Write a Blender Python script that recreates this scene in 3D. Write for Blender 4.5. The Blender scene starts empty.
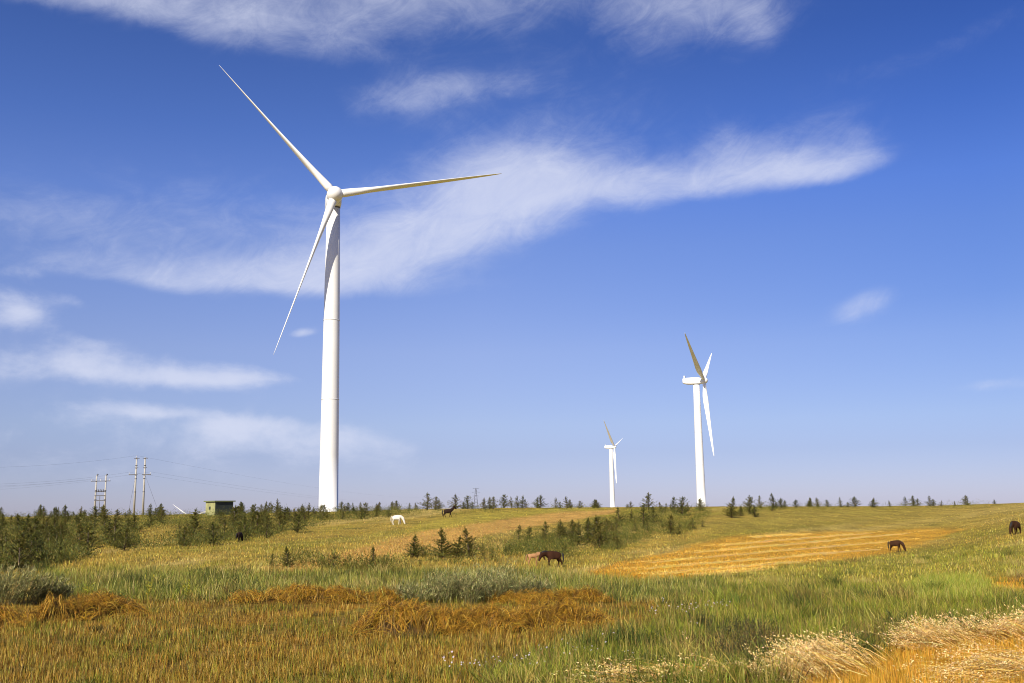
import bpy, bmesh, math, random
import numpy as np
from mathutils import Vector, Matrix
R = math.radians
rng = np.random.default_rng(11)
random.seed(7)
scene = bpy.context.scene
COL = scene.collection

# ------------------------------------------------------------------ camera
FPX, CX, CY = 1000.0, 512.0, 341.5
EYE = 3.5
PITCH = math.atan(169 / 1000)
ROLL = R(0.76); CRO, SRO = math.cos(ROLL), math.sin(ROLL)
cam_d = bpy.data.cameras.new("camera"); cam = bpy.data.objects.new("camera", cam_d); COL.objects.link(cam)
cam.location = (0, 0, EYE); cam.rotation_euler = (Matrix.Rotation(math.pi / 2 + PITCH, 3, 'X') @ Matrix.Rotation(-ROLL, 3, 'Z')).to_euler()
cam_d.sensor_width = 36; cam_d.lens = 36 * FPX / 1024
cam_d.clip_start = 0.1; cam_d.clip_end = 8000
scene.camera = cam

# ------------------------------------------------------------------ sun, sky, exposure
SUN_AZ = np.array([-0.438, -0.899]); SUN_EL = R(36)
sun_vec = Vector((SUN_AZ[0] * math.cos(SUN_EL), SUN_AZ[1] * math.cos(SUN_EL), math.sin(SUN_EL))).normalized()
sun_d = bpy.data.lights.new("sun", "SUN"); sun_d.energy = 4.3; sun_d.angle = R(0.5); sun_d.color = (1.0, 0.90, 0.72)
sun = bpy.data.objects.new("sun", sun_d); COL.objects.link(sun)
sun.rotation_euler = sun_vec.to_track_quat('Z', 'Y').to_euler()
scene.view_settings.view_transform = 'Standard'; scene.view_settings.look = 'None'
scene.view_settings.exposure = 0.62; scene.view_settings.gamma = 1.0
scene.view_settings.use_curve_mapping = False
scene.cycles.filter_width = 1.0; scene.cycles.max_bounces = 6; scene.cycles.diffuse_bounces = 3; scene.cycles.transparent_max_bounces = 4


def ray(col, row):
    a0 = (np.asarray(col, float) - CX) / FPX; b0 = -(np.asarray(row, float) - CY) / FPX
    a = a0 * CRO + b0 * SRO; b = b0 * CRO - a0 * SRO
    return a, math.cos(PITCH) - b * math.sin(PITCH), math.sin(PITCH) + b * math.cos(PITCH)


def azel(col, row):
    x, y, z = ray(col, row)
    return float(math.atan2(x, y)), float(math.atan2(z, math.hypot(x, y)))


world = bpy.data.worlds.new("World"); scene.world = world; world.use_nodes = True
NT = world.node_tree; NT.nodes.clear()
NL = NT.links.new


def wn(t, **k):
    n = NT.nodes.new(t)
    for a, b in k.items(): setattr(n, a, b)
    return n


def wmath(op, a, b=None, c=None, clamp=False):
    n = wn('ShaderNodeMath', operation=op, use_clamp=clamp)
    for i, v in enumerate((a, b, c)):
        if v is None: continue
        if isinstance(v, (int, float)): n.inputs[i].default_value = v
        else: NL(v, n.inputs[i])
    return n.outputs[0]


sky = wn('ShaderNodeTexSky', sky_type='NISHITA', sun_disc=False)
sky.sun_elevation = SUN_EL
sky.sun_rotation = math.atan2(SUN_AZ[0], SUN_AZ[1])
sky.altitude = 1400; sky.air_density = 1.0; sky.dust_density = 0.6; sky.ozone_density = 3.0
tc = wn('ShaderNodeTexCoord'); sep = wn('ShaderNodeSeparateXYZ'); NL(tc.outputs['Generated'], sep.inputs[0])
AZ = wmath('ARCTAN2', sep.outputs[0], sep.outputs[1])
EL = wmath('ARCSINE', sep.outputs[2])
# grade of the clear sky: cooler and a touch violet as in late-summer steppe air
tint = wn('ShaderNodeValToRGB')
e = tint.color_ramp.elements
e[0].position = 0.0; e[0].color = (0.34, 0.35, 0.59, 1)
e[1].position = 1.0; e[1].color = (0.62, 0.66, 0.90, 1)
for p, c in ((.053, (.41, .385, .56)), (.08, (.50, .455, .60)), (.15, (.61, .54, .70)), (.247, (.58, .58, .84)), (.29, (.53, .58, .92)), (.353, (.40, .50, .88)), (.43, (.32, .43, .80)), (.66, (.30, .40, .74)), (.8, (.60, .64, .88))):
    x = tint.color_ramp.elements.new(p); x.color = (*c, 1)
elf = wmath('DIVIDE', EL, R(60), clamp=True); NL(elf, tint.inputs[0])
# the sky is deepest about a quarter turn from the sun
side = wmath('MULTIPLY', wmath('DIVIDE', wmath('SUBTRACT', AZ, R(-2)), R(28), clamp=True), wmath('DIVIDE', EL, R(11), clamp=True), clamp=True)
deep = wn('ShaderNodeMix', data_type='RGBA'); NL(side, deep.inputs[0]); deep.inputs[6].default_value = (1.18, 1.12, 1.03, 1); deep.inputs[7].default_value = (.78, .89, .96, 1)
tint2 = wn('ShaderNodeMix', data_type='RGBA', blend_type='MULTIPLY'); tint2.inputs[0].default_value = 1
NL(tint.outputs[0], tint2.inputs[6]); NL(deep.outputs[2], tint2.inputs[7])
graded = wn('ShaderNodeMix', data_type='RGBA', blend_type='MULTIPLY'); graded.inputs[0].default_value = 1
NL(sky.outputs[0], graded.inputs[6]); NL(tint2.outputs[2], graded.inputs[7])


def noise(scale, sx, sy, detail, rough, off=0.0, dist=0.0, rot=0.0):
    comb = wn('ShaderNodeCombineXYZ')
    a = wmath('ADD', wmath('MULTIPLY', AZ, math.cos(rot)), wmath('MULTIPLY', EL, math.sin(rot)))
    b = wmath('SUBTRACT', wmath('MULTIPLY', EL, math.cos(rot)), wmath('MULTIPLY', AZ, math.sin(rot)))
    NL(wmath('MULTIPLY', a, sx), comb.inputs[0]); NL(wmath('MULTIPLY', b, sy), comb.inputs[1]); comb.inputs[2].default_value = off
    n = wn('ShaderNodeTexNoise'); n.inputs['Scale'].default_value = scale; n.inputs['Detail'].default_value = detail
    n.inputs['Roughness'].default_value = rough; n.inputs['Distortion'].default_value = dist
    NL(comb.outputs[0], n.inputs['Vector']); return n.outputs[0]


n_wisp = noise(6, 1.0, 3.0, 8, 0.62, 0.3, 0.8, R(6))
n_fine = noise(14, 1.0, 2.2, 9, 0.64, 4.1, 0.45, R(-30))
n_puff = noise(13, 1.0, 1.7, 9, 0.62, 9.7, 0.2)
n_warp = noise(5, 1.0, 1.0, 4, 0.5, 2.2)
n_warp2 = noise(5, 1.0, 1.0, 4, 0.5, 7.9)
WA = wmath('ADD', AZ, wmath('MULTIPLY', wmath('SUBTRACT', n_warp, 0.5), 0.07))
WE = wmath('ADD', EL, wmath('MULTIPLY', wmath('SUBTRACT', n_warp2, 0.5), 0.045))


def blob(col, row, sx, sy, rot, w, flat=0.0):
    """an elliptical region of the sky; flat > 0 sharpens its lower edge"""
    a0, e0 = azel(col, row)
    dx = wmath('SUBTRACT', WA, a0); dy = wmath('SUBTRACT', WE, e0)
    c, s = math.cos(R(rot)), math.sin(R(rot))
    p = wmath('ADD', wmath('MULTIPLY', dx, c), wmath('MULTIPLY', dy, s))
    q = wmath('SUBTRACT', wmath('MULTIPLY', dy, c), wmath('MULTIPLY', dx, s))
    p = wmath('DIVIDE', p, sx / FPX); q = wmath('DIVIDE', q, sy / FPX)
    if flat:
        q = wmath('MULTIPLY', q, wmath('ADD', 1.0, wmath('MULTIPLY', wmath('LESS_THAN', q, 0.0), flat)))
    r2 = wmath('ADD', wmath('MULTIPLY', p, p), wmath('MULTIPLY', q, q))
    return wmath('MULTIPLY', wmath('EXPONENT', wmath('MULTIPLY', r2, -1.0)), w)


def total(bl):
    t = bl[0]
    for b in bl[1:]: t = wmath('ADD', t, b)
    return t


cirrus = total([blob(*b) for b in (
    (500, 185, 120, 62, 14, 0.66, .3), (505, 165, 70, 34, 8, 0.25), (600, 185, 130, 30, 0, 0.50, .8), (715, 188, 115, 24, 4, 0.52, 1.0), (815, 179, 64, 20, 8, 0.55, .8),
    (775, 150, 95, 28, 12, 0.32), (850, 150, 36, 28, 30, 0.18), (722, 138, 34, 26, 0, 0.30), (430, 248, 130, 36, 14, 0.52, .6), (220, 279, 200, 22, -1, 0.58, 1.0), (330, 262, 110, 30, 5, 0.36),
    (240, 215, 250, 55, 0, 0.31), (30, 215, 90, 20, 0, 0.3), (400, -6, 330, 34, 0, 0.54), (690, 18, 120, 38, 10, 0.42), (100, -8, 220, 20, 0, 0.6), (765, 25, 26, 30, 60, 0.3),
    (408, 88, 85, 20, 6, 0.46), (500, 80, 70, 14, 0, 0.2), (950, 45, 130, 14, 8, 0.22), (1010, 381, 60, 7, 2, 0.42), (858, 310, 36, 13, 20, 0.50), (330, 46, 130, 18, 0, .2), (600, 112, 120, 20, 0, .08))])
puffs = total([blob(*b) for b in (
    (110, 376, 130, 20, 1, 0.85, .6), (215, 380, 70, 10, 0, 0.5), (148, 414, 50, 9, 0, 0.65, .6), (80, 418, 30, 12, 0, 0.35), (8, 312, 26, 24, 20, 0.75), (30, 325, 30, 12, 0, .3), (70, 300, 20, 10, 0, 0.4),
    (303, 336, 13, 6, 5, 0.62, .5), (75, 346, 26, 10, 0, 0.35), (10, 270, 30, 8, 0, 0.45), (300, 438, 110, 16, 0, 0.5), (120, 450, 200, 36, 0, 0.42), (255, 425, 60, 8, 0, 0.4), (390, 455, 70, 16, 0, .2))])


def density(mask, nz, lo, hi, k, interp='LINEAR'):
    v = wmath('ADD', mask, wmath('MULTIPLY', wmath('SUBTRACT', nz, 0.5), k))
    m = wn('ShaderNodeMapRange', interpolation_type=interp); NL(v, m.inputs[0])
    m.inputs[1].default_value = lo; m.inputs[2].default_value = hi
    return wmath('MULTIPLY', m.outputs[0], wmath('MULTIPLY', mask, 3.0, clamp=True))


n_fil = noise(17, 1.0, 2.0, 11, 0.70, 6.4, 0.9, R(24))
nz1 = wmath('ADD', wmath('ADD', wmath('MULTIPLY', n_wisp, 0.46), wmath('MULTIPLY', n_fine, 0.20)), wmath('MULTIPLY', n_fil, 0.34))
d1 = wmath('MULTIPLY', density(cirrus, nz1, 0.10, 1.12, 1.30, 'SMOOTHSTEP'), wmath('ADD', 0.52, wmath('MULTIPLY', n_fil, 0.40)))
d2 = wmath('MULTIPLY', density(puffs, n_puff, 0.15, 1.05, 1.5, 'SMOOTHSTEP'), 0.74)
dens = wmath('SUBTRACT', wmath('ADD', d1, d2), wmath('MULTIPLY', d1, d2), clamp=True)
cl = wn('ShaderNodeMix', data_type='RGBA'); NL(dens, cl.inputs[0]); NL(graded.outputs[2], cl.inputs[6])
cl.inputs[7].default_value = (4.7, 4.95, 6.0, 1)
bg = wn('ShaderNodeBackground'); bg.inputs[1].default_value = 0.10
NL(cl.outputs[2], bg.inputs[0])
wo = wn('ShaderNodeOutputWorld'); NL(bg.outputs[0], wo.inputs[0])

# ------------------------------------------------------------------ object helpers


def tag(o, label=None, cat=None, group=None, kind=None):
    if label: o["label"] = label
    if cat: o["category"] = cat
    if group: o["group"] = group
    if kind: o["kind"] = kind
    return o


def link(name, me, parent=None, loc=None):
    o = bpy.data.objects.new(name, me); COL.objects.link(o)
    if parent: o.parent = parent
    if loc is not None: o.location = loc
    return o


def empty(name, loc, rz=0.0):
    o = bpy.data.objects.new(name, None); COL.objects.link(o); o.location = loc; o.rotation_euler = (0, 0, rz); o.empty_display_size = 0.3
    return o


class MB:
    """collects verts/faces for one mesh"""
    def __init__(s): s.v = []; s.f = []; s.c = []; s.col = (1, 1, 1)
    def add(s, vs, fs):
        b = len(s.v); s.v += [tuple(v) for v in vs]; s.f += [tuple(i + b for i in f) for f in fs]; s.c += [s.col] * len(vs)
    def tube(s, pts, rad, n=10, cap=True):
        pts = [Vector(p) for p in pts]; rads = rad if isinstance(rad, (list, tuple)) else [rad] * len(pts)
        vs = []; fs = []; ref = None
        for i, p in enumerate(pts):
            t = (pts[min(i + 1, len(pts) - 1)] - pts[max(i - 1, 0)]).normalized()
            if ref is None: ref = Vector((1, 0, 0)) if abs(t.x) < .9 else Vector((0, 1, 0))
            a = (ref - t * ref.dot(t)).normalized(); ref = a; b = t.cross(a)
            for k in range(n):
                g = 2 * math.pi * k / n; vs.append(p + (a * math.cos(g) + b * math.sin(g)) * rads[i])
        for i in range(len(pts) - 1):
            for k in range(n):
                k2 = (k + 1) % n; fs.append((i * n + k, i * n + k2, (i + 1) * n + k2, (i + 1) * n + k))
        if cap: fs.append(tuple(range(n))[::-1]); fs.append(tuple(range((len(pts) - 1) * n, len(pts) * n)))
        s.add(vs, fs)
    def box(s, c, size, rz=0.0):
        x, y, z = [q / 2 for q in size]; m = Matrix.Rotation(rz, 3, 'Z'); c = Vector(c)
        vs = [c + m @ Vector((i * x, j * y, k * z)) for i in (-1, 1) for j in (-1, 1) for k in (-1, 1)]
        s.add(vs, [(0, 1, 3, 2), (4, 6, 7, 5), (0, 4, 5, 1), (2, 3, 7, 6), (0, 2, 6, 4), (1, 5, 7, 3)])
    def mesh(s, name, mat, smooth=True, color=False):
        me = bpy.data.meshes.new(name); me.from_pydata(s.v, [], s.f); me.materials.append(mat)
        if color:
            a = me.color_attributes.new("tint", 'FLOAT_COLOR', 'POINT')
            a.data.foreach_set("color", np.hstack([np.array(s.c, float), np.ones((len(s.c), 1))]).ravel())
        if smooth: me.polygons.foreach_set("use_smooth", [True] * len(me.polygons))
        me.update(); return me
    def build(s, name, mat, parent=None, loc=None, smooth=True, color=False):
        return link(name, s.mesh(name, mat, smooth, color), parent, loc)


PIGMENT = {'cut_oats': (1.05, 1.02, .92), 'stubble': (.80, .79, .50), 'hay_row': (.98, .90, .46), 'meadow_grass': (.80, .84, .52), 'tall_grass': (.80, .84, .58), 'golden_stubble': (1, .92, .45), 'straw_windrow': (1.05, .98, .72), 'oat_stubble': (1, .9, .5), 'foliage': (1, 1, .8), 'crown': (.85, .88, .8), 'undergrowth': (.80, .84, .75), 'scrub': (.85, .88, .75)}


def np_mesh(name, V, tris, tint, mat):
    """triangle mesh from arrays, with a per-vertex pigment attribute"""
    me = bpy.data.meshes.new(name); n = len(V); t = len(tris)
    tint = tint * np.array(PIGMENT.get(name, (.92, .90, .58)))
    me.vertices.add(n); me.vertices.foreach_set("co", np.ascontiguousarray(V, np.float32).ravel())
    me.loops.add(t * 3); me.loops.foreach_set("vertex_index", np.ascontiguousarray(tris, np.int32).ravel())
    me.polygons.add(t); me.polygons.foreach_set("loop_start", np.arange(0, t * 3, 3, dtype=np.int32))
    me.update(calc_edges=True)
    a = me.color_attributes.new("tint", 'FLOAT_COLOR', 'POINT')
    a.data.foreach_set("color", np.hstack([tint, np.ones((n, 1))]).astype(np.float32).ravel())
    me.materials.append(mat); me.validate(); return me

# ------------------------------------------------------------------ materials


def new_mat(name):
    m = bpy.data.materials.new(name); m.use_nodes = True; nt = m.node_tree
    return m, nt, nt.nodes['Principled BSDF']


def plain(name, col, rough=0.6, metal=0.0, var=0.12, scale=3.0):
    m, nt, p = new_mat(name); p.inputs['Roughness'].default_value = rough; p.inputs['Metallic'].default_value = metal
    tcn = nt.nodes.new('ShaderNodeTexCoord'); n = nt.nodes.new('ShaderNodeTexNoise'); n.inputs['Scale'].default_value = scale; n.inputs['Detail'].default_value = 6
    nt.links.new(tcn.outputs['Object'], n.inputs['Vector'])
    r = nt.nodes.new('ShaderNodeValToRGB'); r.color_ramp.elements[0].position = .3; r.color_ramp.elements[1].position = .7
    r.color_ramp.elements[0].color = (*[c * (1 - var) for c in col], 1); r.color_ramp.elements[1].color = (*[min(1, c * (1 + var)) for c in col], 1)
    nt.links.new(n.outputs[0], r.inputs[0]); nt.links.new(r.outputs[0], p.inputs['Base Color'])
    return m


def leaf_mat(name, translucent=0.22, rough=0.6, obj_var=0.0):
    m, nt, p = new_mat(name)
    at = nt.nodes.new('ShaderNodeAttribute'); at.attribute_name = "tint"
    c = at.outputs['Color']
    if obj_var:
        oi = nt.nodes.new('ShaderNodeObjectInfo'); hs = nt.nodes.new('ShaderNodeHueSaturation')
        mr = nt.nodes.new('ShaderNodeMapRange'); nt.links.new(oi.outputs['Random'], mr.inputs[0]); mr.inputs[3].default_value = .5 - obj_var * .12; mr.inputs[4].default_value = .5 + obj_var * .08
        mv = nt.nodes.new('ShaderNodeMapRange'); nt.links.new(oi.outputs['Random'], mv.inputs[0]); mv.inputs[3].default_value = 1 + obj_var; mv.inputs[4].default_value = 1 - obj_var
        nt.links.new(mr.outputs[0], hs.inputs['Hue']); nt.links.new(mv.outputs[0], hs.inputs['Value']); nt.links.new(c, hs.inputs['Color']); c = hs.outputs[0]
    p.inputs['Roughness'].default_value = rough; p.inputs['Specular IOR Level'].default_value = 0.25
    nt.links.new(c, p.inputs['Base Color'])
    if translucent:
        tr = nt.nodes.new('ShaderNodeBsdfTranslucent'); nt.links.new(c, tr.inputs[0])
        mx = nt.nodes.new('ShaderNodeMixShader'); mx.inputs[0].default_value = translucent
        nt.links.new(p.outputs[0], mx.inputs[1]); nt.links.new(tr.outputs[0], mx.inputs[2])
        nt.links.new(mx.outputs[0], nt.nodes['Material Output'].inputs[0])
    return m


M_GRASS = leaf_mat("grass_blade")
M_STRAW = leaf_mat("straw", 0.15, 0.5)
M_NEEDLE = leaf_mat("conifer_needles", 0.25, 0.6, 0.22)
M_BARK = plain("bark", (0.10, 0.07, 0.045), .9, 0, .3, 12)
M_WHITE = plain("turbine_paint", (0.80, 0.80, 0.79), .38, 0, .025, .35)
M_STEEL = plain("dark_steel", (0.12, 0.12, 0.13), .5, .6, .1)
M_CONC = plain("concrete_pole", (0.42, 0.40, 0.36), .85, 0, .12, 4)
M_WIRE = plain("wire", (0.09, 0.09, 0.10), .5, .3)
M_INSUL = plain("insulator", (0.65, 0.66, 0.68), .3, 0)

# ------------------------------------------------------------------ terrain
SL = lambda row, col=512: float(ray(col, row)[2] / ray(col, row)[1])
PROFILE = {  # picture column: (distance, row) pairs the land passes through
    -400: [(41, 600), (58, 577), (80, 557), (120, 537), (200, 520)],
    0: [(41, 600), (58, 577), (80, 556), (120, 534), (200, 517)],
    200: [(41, 600), (56, 577), (85, 549), (120, 529), (200, 514)],
    330: [(41, 600), (58, 573), (85, 551), (120, 530), (190, 511.5)],
    450: [(41, 600), (60, 573), (90, 546), (145, 518), (185, 508)],
    550: [(41, 600), (75, 567), (100, 546), (150, 521), (200, 507.5)],
    700: [(41, 600), (60, 582), (95, 551), (140, 523), (190, 506.5)],
    900: [(41, 600), (60, 579), (108, 551), (160, 521), (210, 506)],
    1024: [(41, 600), (60, 572), (88, 535), (130, 514), (190, 502.5)],
    1450: [(41, 598), (60, 565), (88, 525), (130, 505), (190, 495)],
}
YS = np.concatenate([np.arange(0, 420, 1.0), np.geomspace(420, 6000, 120)])
PC = np.array(sorted(PROFILE)); PZ = []
for c in PC:
    pts = PROFILE[int(c)]; d = [0, 30, 36] + [p[0] for p in pts]; z = [0, 0, 0] + [EYE + p[0] * SL(p[1], c) for p in pts]
    zl = z[-1]; d += [d[-1] + 60, 500, 6000]; z += [zl - .25, zl - 1.6, zl - 16]
    q = np.interp(np.arange(0, 6000, 1.0), d, z); k = np.hanning(23); k /= k.sum()
    q = np.convolve(np.pad(q, 11, mode='edge'), k, 'valid'); PZ.append(np.interp(YS, np.arange(0, 6000, 1.0), q))
PZ = np.array(PZ)


def hash2(i, j, s):
    h = (i.astype(np.int64) * 374761393 + j.astype(np.int64) * 668265263 + s * 974711) & 0xffffffff
    h = ((h ^ (h >> 13)) * 1274126177) & 0xffffffff
    return ((h ^ (h >> 16)) & 0xffff) / 65535.0


def vnoise(x, y, s=0):
    x = np.asarray(x, float); y = np.asarray(y, float); i = np.floor(x); j = np.floor(y); fx = x - i; fy = y - j
    fx = fx * fx * (3 - 2 * fx); fy = fy * fy * (3 - 2 * fy)
    return (hash2(i, j, s) * (1 - fx) + hash2(i + 1, j, s) * fx) * (1 - fy) + (hash2(i, j + 1, s) * (1 - fx) + hash2(i + 1, j + 1, s) * fx) * fy


def fbm(x, y, s=0, o=4):
    t = 0; a = .5; n = 0
    for k in range(o): t = t + a * vnoise(x * 2 ** k, y * 2 ** k, s + k * 17); n += a; a *= .55
    return t / n


def height(x, y):
    x = np.asarray(x, float); y = np.asarray(y, float)
    yy = np.clip(y, 0.0, 5999); u = np.clip(x / np.maximum(y, 25) * 985.0 + 512, PC[0], PC[-1])
    iy = np.clip(np.searchsorted(YS, yy) - 1, 0, len(YS) - 2); ty = (yy - YS[iy]) / (YS[iy + 1] - YS[iy])
    ic = np.clip(np.searchsorted(PC, u) - 1, 0, len(PC) - 2); tu = (u - PC[ic]) / (PC[ic + 1] - PC[ic]); tu = tu * tu * (3 - 2 * tu)
    z = ((PZ[ic, iy] * (1 - ty) + PZ[ic, iy + 1] * ty) * (1 - tu) + (PZ[ic + 1, iy] * (1 - ty) + PZ[ic + 1, iy + 1] * ty) * tu)
    z = z + (fbm(x / 9, y / 9, 3) - .5) * .28 * np.clip((y - 38) / 30, 0, 1) + (fbm(x / 1.3, y / 1.3, 5, 3) - .5) * .10
    # the valley that opens on the left behind the ridge
    z = z - 66 * np.clip((-x / np.maximum(y, 1) - .17) / .10, 0, 1) * np.clip((y - 420) / 700, 0, 1)
    return z


def project(x, y, z):
    dz = z - EYE; d = y * math.cos(PITCH) + dz * math.sin(PITCH); u = -y * math.sin(PITCH) + dz * math.cos(PITCH)
    d = np.maximum(d, .5); a = FPX * x / d; b = FPX * u / d; return CX + a * CRO - b * SRO, CY - a * SRO - b * CRO


DD = np.concatenate([np.arange(12, 60, .25), np.arange(60, 260, .8), np.geomspace(260, 1200, 40)])
GC = np.arange(-260, 1290, 5.0); GR = np.arange(500, 712, 1.0)
DEPTH = np.zeros((len(GR), len(GC)))
for ir, rw in enumerate(GR):
    a, yv, zv = ray(GC, rw)
    Z = height((a / yv)[:, None] * DD[None], np.broadcast_to(DD[None], (len(GC), len(DD))))
    below = (EYE + (zv / yv)[:, None] * DD[None]) <= Z
    k = np.argmax(below, 1); DEPTH[ir] = np.where(below.any(1), DD[k], np.nan)


def on_land(col, row):
    """points of the land seen at (column, row); nan where the sky is"""
    col = np.asarray(col, float); row = np.asarray(row, float)
    fi = np.clip((row - GR[0]), 0, len(GR) - 1.001); fj = np.clip((col - GC[0]) / 5.0, 0, len(GC) - 1.001)
    i = fi.astype(int); j = fj.astype(int); a = fi - i; b = fj - j
    D = (DEPTH[i, j] * (1 - a) + DEPTH[i + 1, j] * a) * (1 - b) + (DEPTH[i, j + 1] * (1 - a) + DEPTH[i + 1, j + 1] * a) * b
    rx, ry, rz = ray(col, row); x = rx / ry * D
    return x, D, height(x, D)


def spot(col, row):
    x, y, z = on_land(np.array([col]), np.array([row])); return Vector((x[0], y[0], z[0]))


def at_depth(col, D):
    rx, ry, rz = ray(col, 520); x = float(rx / ry) * D; return Vector((x, D, float(height(np.array([x]), np.array([D]))[0])))


def sdist(px, py, poly):
    """signed distance to a polygon, positive inside"""
    P = np.array(poly, float); d = np.full(px.shape, 1e9); ins = np.zeros(px.shape, bool)
    for k in range(len(P)):
        ax, ay = P[k]; bx, by = P[(k + 1) % len(P)]
        ex, ey = bx - ax, by - ay; wx, wy = px - ax, py - ay
        t = np.clip((wx * ex + wy * ey) / (ex * ex + ey * ey + 1e-9), 0, 1)
        d = np.minimum(d, np.hypot(wx - ex * t, (wy - ey * t)))
        c = ((ay <= py) & (by > py)) | ((by <= py) & (ay > py))
        with np.errstate(divide='ignore', invalid='ignore'):
            xi = ax + (py - ay) / (by - ay) * ex
        ins ^= c & (px < xi)
    return np.where(ins, d, -d)


def soft(px, py, poly, w):
    t = np.clip(.5 + sdist(px, py, poly) / (2 * w), 0, 1); return t * t * (3 - 2 * t)


Z_STUBBLE = [(-400, 599), (120, 600), (350, 601), (560, 601), (690, 598), (668, 622), (600, 640), (540, 660), (500, 685), (480, 730), (-400, 730)]
Z_ORANGE = [(255, 572), (300, 562), (345, 553), (385, 541), (420, 533), (480, 523), (550, 514), (618, 509.5), (618, 513), (570, 521), (520, 529), (480, 538), (440, 548), (395, 556), (340, 566), (280, 573)]
Z_GOLD = [(583, 573), (612, 565), (650, 556), (700, 544), (735, 537), (790, 534), (860, 531), (920, 528), (965, 529), (945, 538), (905, 549), (860, 558), (800, 564), (740, 572), (690, 580), (640, 581), (600, 577)]
Z_GOLD2 = [(978, 578), (1060, 577), (1060, 592), (1010, 590)]
Z_STRIP = [(40, 575), (200, 573), (400, 572), (540, 571), (640, 582), (720, 578), (720, 604), (560, 602), (60, 602)]
Z_GREEN = [(690, 596), (760, 585), (860, 585), (1024, 600), (1200, 600), (1200, 625), (1024, 634), (940, 640), (880, 655), (800, 690), (800, 730), (470, 730), (520, 672), (600, 640), (660, 622)]
Z_BANK = [(640, 590), (720, 574), (820, 562), (905, 552), (1024, 548), (1300, 548), (1300, 600), (880, 598), (700, 602)]
Z_OATS = [(790, 730), (800, 684), (850, 664), (900, 650), (950, 640), (1040, 628), (1300, 620), (1300, 730)]
Z_LUSH = [(905, 590), (930, 578), (975, 577), (990, 588), (975, 602), (920, 602)]
Z_PALE = [(430, 521), (480, 511), (560, 508), (610, 508), (560, 513), (500, 519), (440, 529), (400, 532)]
Z_RTOP = [(700, 515), (800, 506), (1024, 503), (1024, 520), (960, 524), (850, 524), (760, 530), (690, 528)]


def cover(px, py, x, y):
    """pigment of what grows or lies at a point of the land"""
    n1 = fbm(px / 110, (py + px * .13) / 9 + 40, 21) * .6 + fbm(x / 9, y / 6, 24) * .4; n2 = fbm(x / 3, y / 3, 22); n3 = fbm(px / 160 + .3, (py + px * .14) / 7, 23)
    def mix(a, b, t): return a + (np.array(b) - a) * np.clip(t, 0, 1)[:, None]
    C = np.tile(np.array([.33, .24, .065]), (len(px), 1))
    C = mix(C, (.235, .205, .040), (n1 - .45) * 4)
    C = mix(C, (.45, .34, .15), (n3 - .53) * 5)
    C = mix(C, (.15, .135, .035), (n2 - .60) * 4)
    C = mix(C, (.36, .30, .065), soft(px, py, Z_PALE, 4) * .8)
    C = mix(C, (.33, .25, .075), soft(px, py, Z_RTOP, 5) * .6)
    C = mix(C, np.array((.23, .22, .042)), soft(px, py, Z_BANK, 7) * (.45 + .55 * n1))
    C = mix(C, (.135, .155, .028), soft(px, py, Z_STRIP, 5) * .9)
    C = mix(C, (.14, .17, .028), soft(px, py, Z_GREEN, 7) * .85)
    C = mix(C, (.50, .30, .12), soft(px + (n2 - .5) * 30, py + (n1 - .5) * 5, Z_ORANGE, 1.6) * (.70 + .45 * n2))
    st = np.sin((py + px * .13 + (n1 - .5) * 5) * 1.15)
    gold = mix(np.tile(np.array([.46, .265, .05]), (len(px), 1)), (.50, .32, .075), st * .2 + (n2 - .5))
    t = np.maximum(soft(px + (n2 - .5) * 24, py + (n1 - .5) * 8, Z_GOLD, 2.5), soft(px, py, Z_GOLD2, 3)); C = C + (gold - C) * (t * .95)[:, None]
    C = mix(C, (.30, .31, .055), soft(px, py, Z_LUSH, 4))
    stub = mix(mix(np.tile(np.array([.17, .105, .030]), (len(px), 1)), (.20, .16, .035), (n1 - .5) * 4), (.30, .155, .032), (n3 - .52) * 4)
    C = C + (stub - C) * soft(px, py, Z_STUBBLE, 6)[:, None]
    C = mix(C, (.46, .27, .05), soft(px, py, Z_OATS, 6))
    return np.clip(C, .01, .9)


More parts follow.
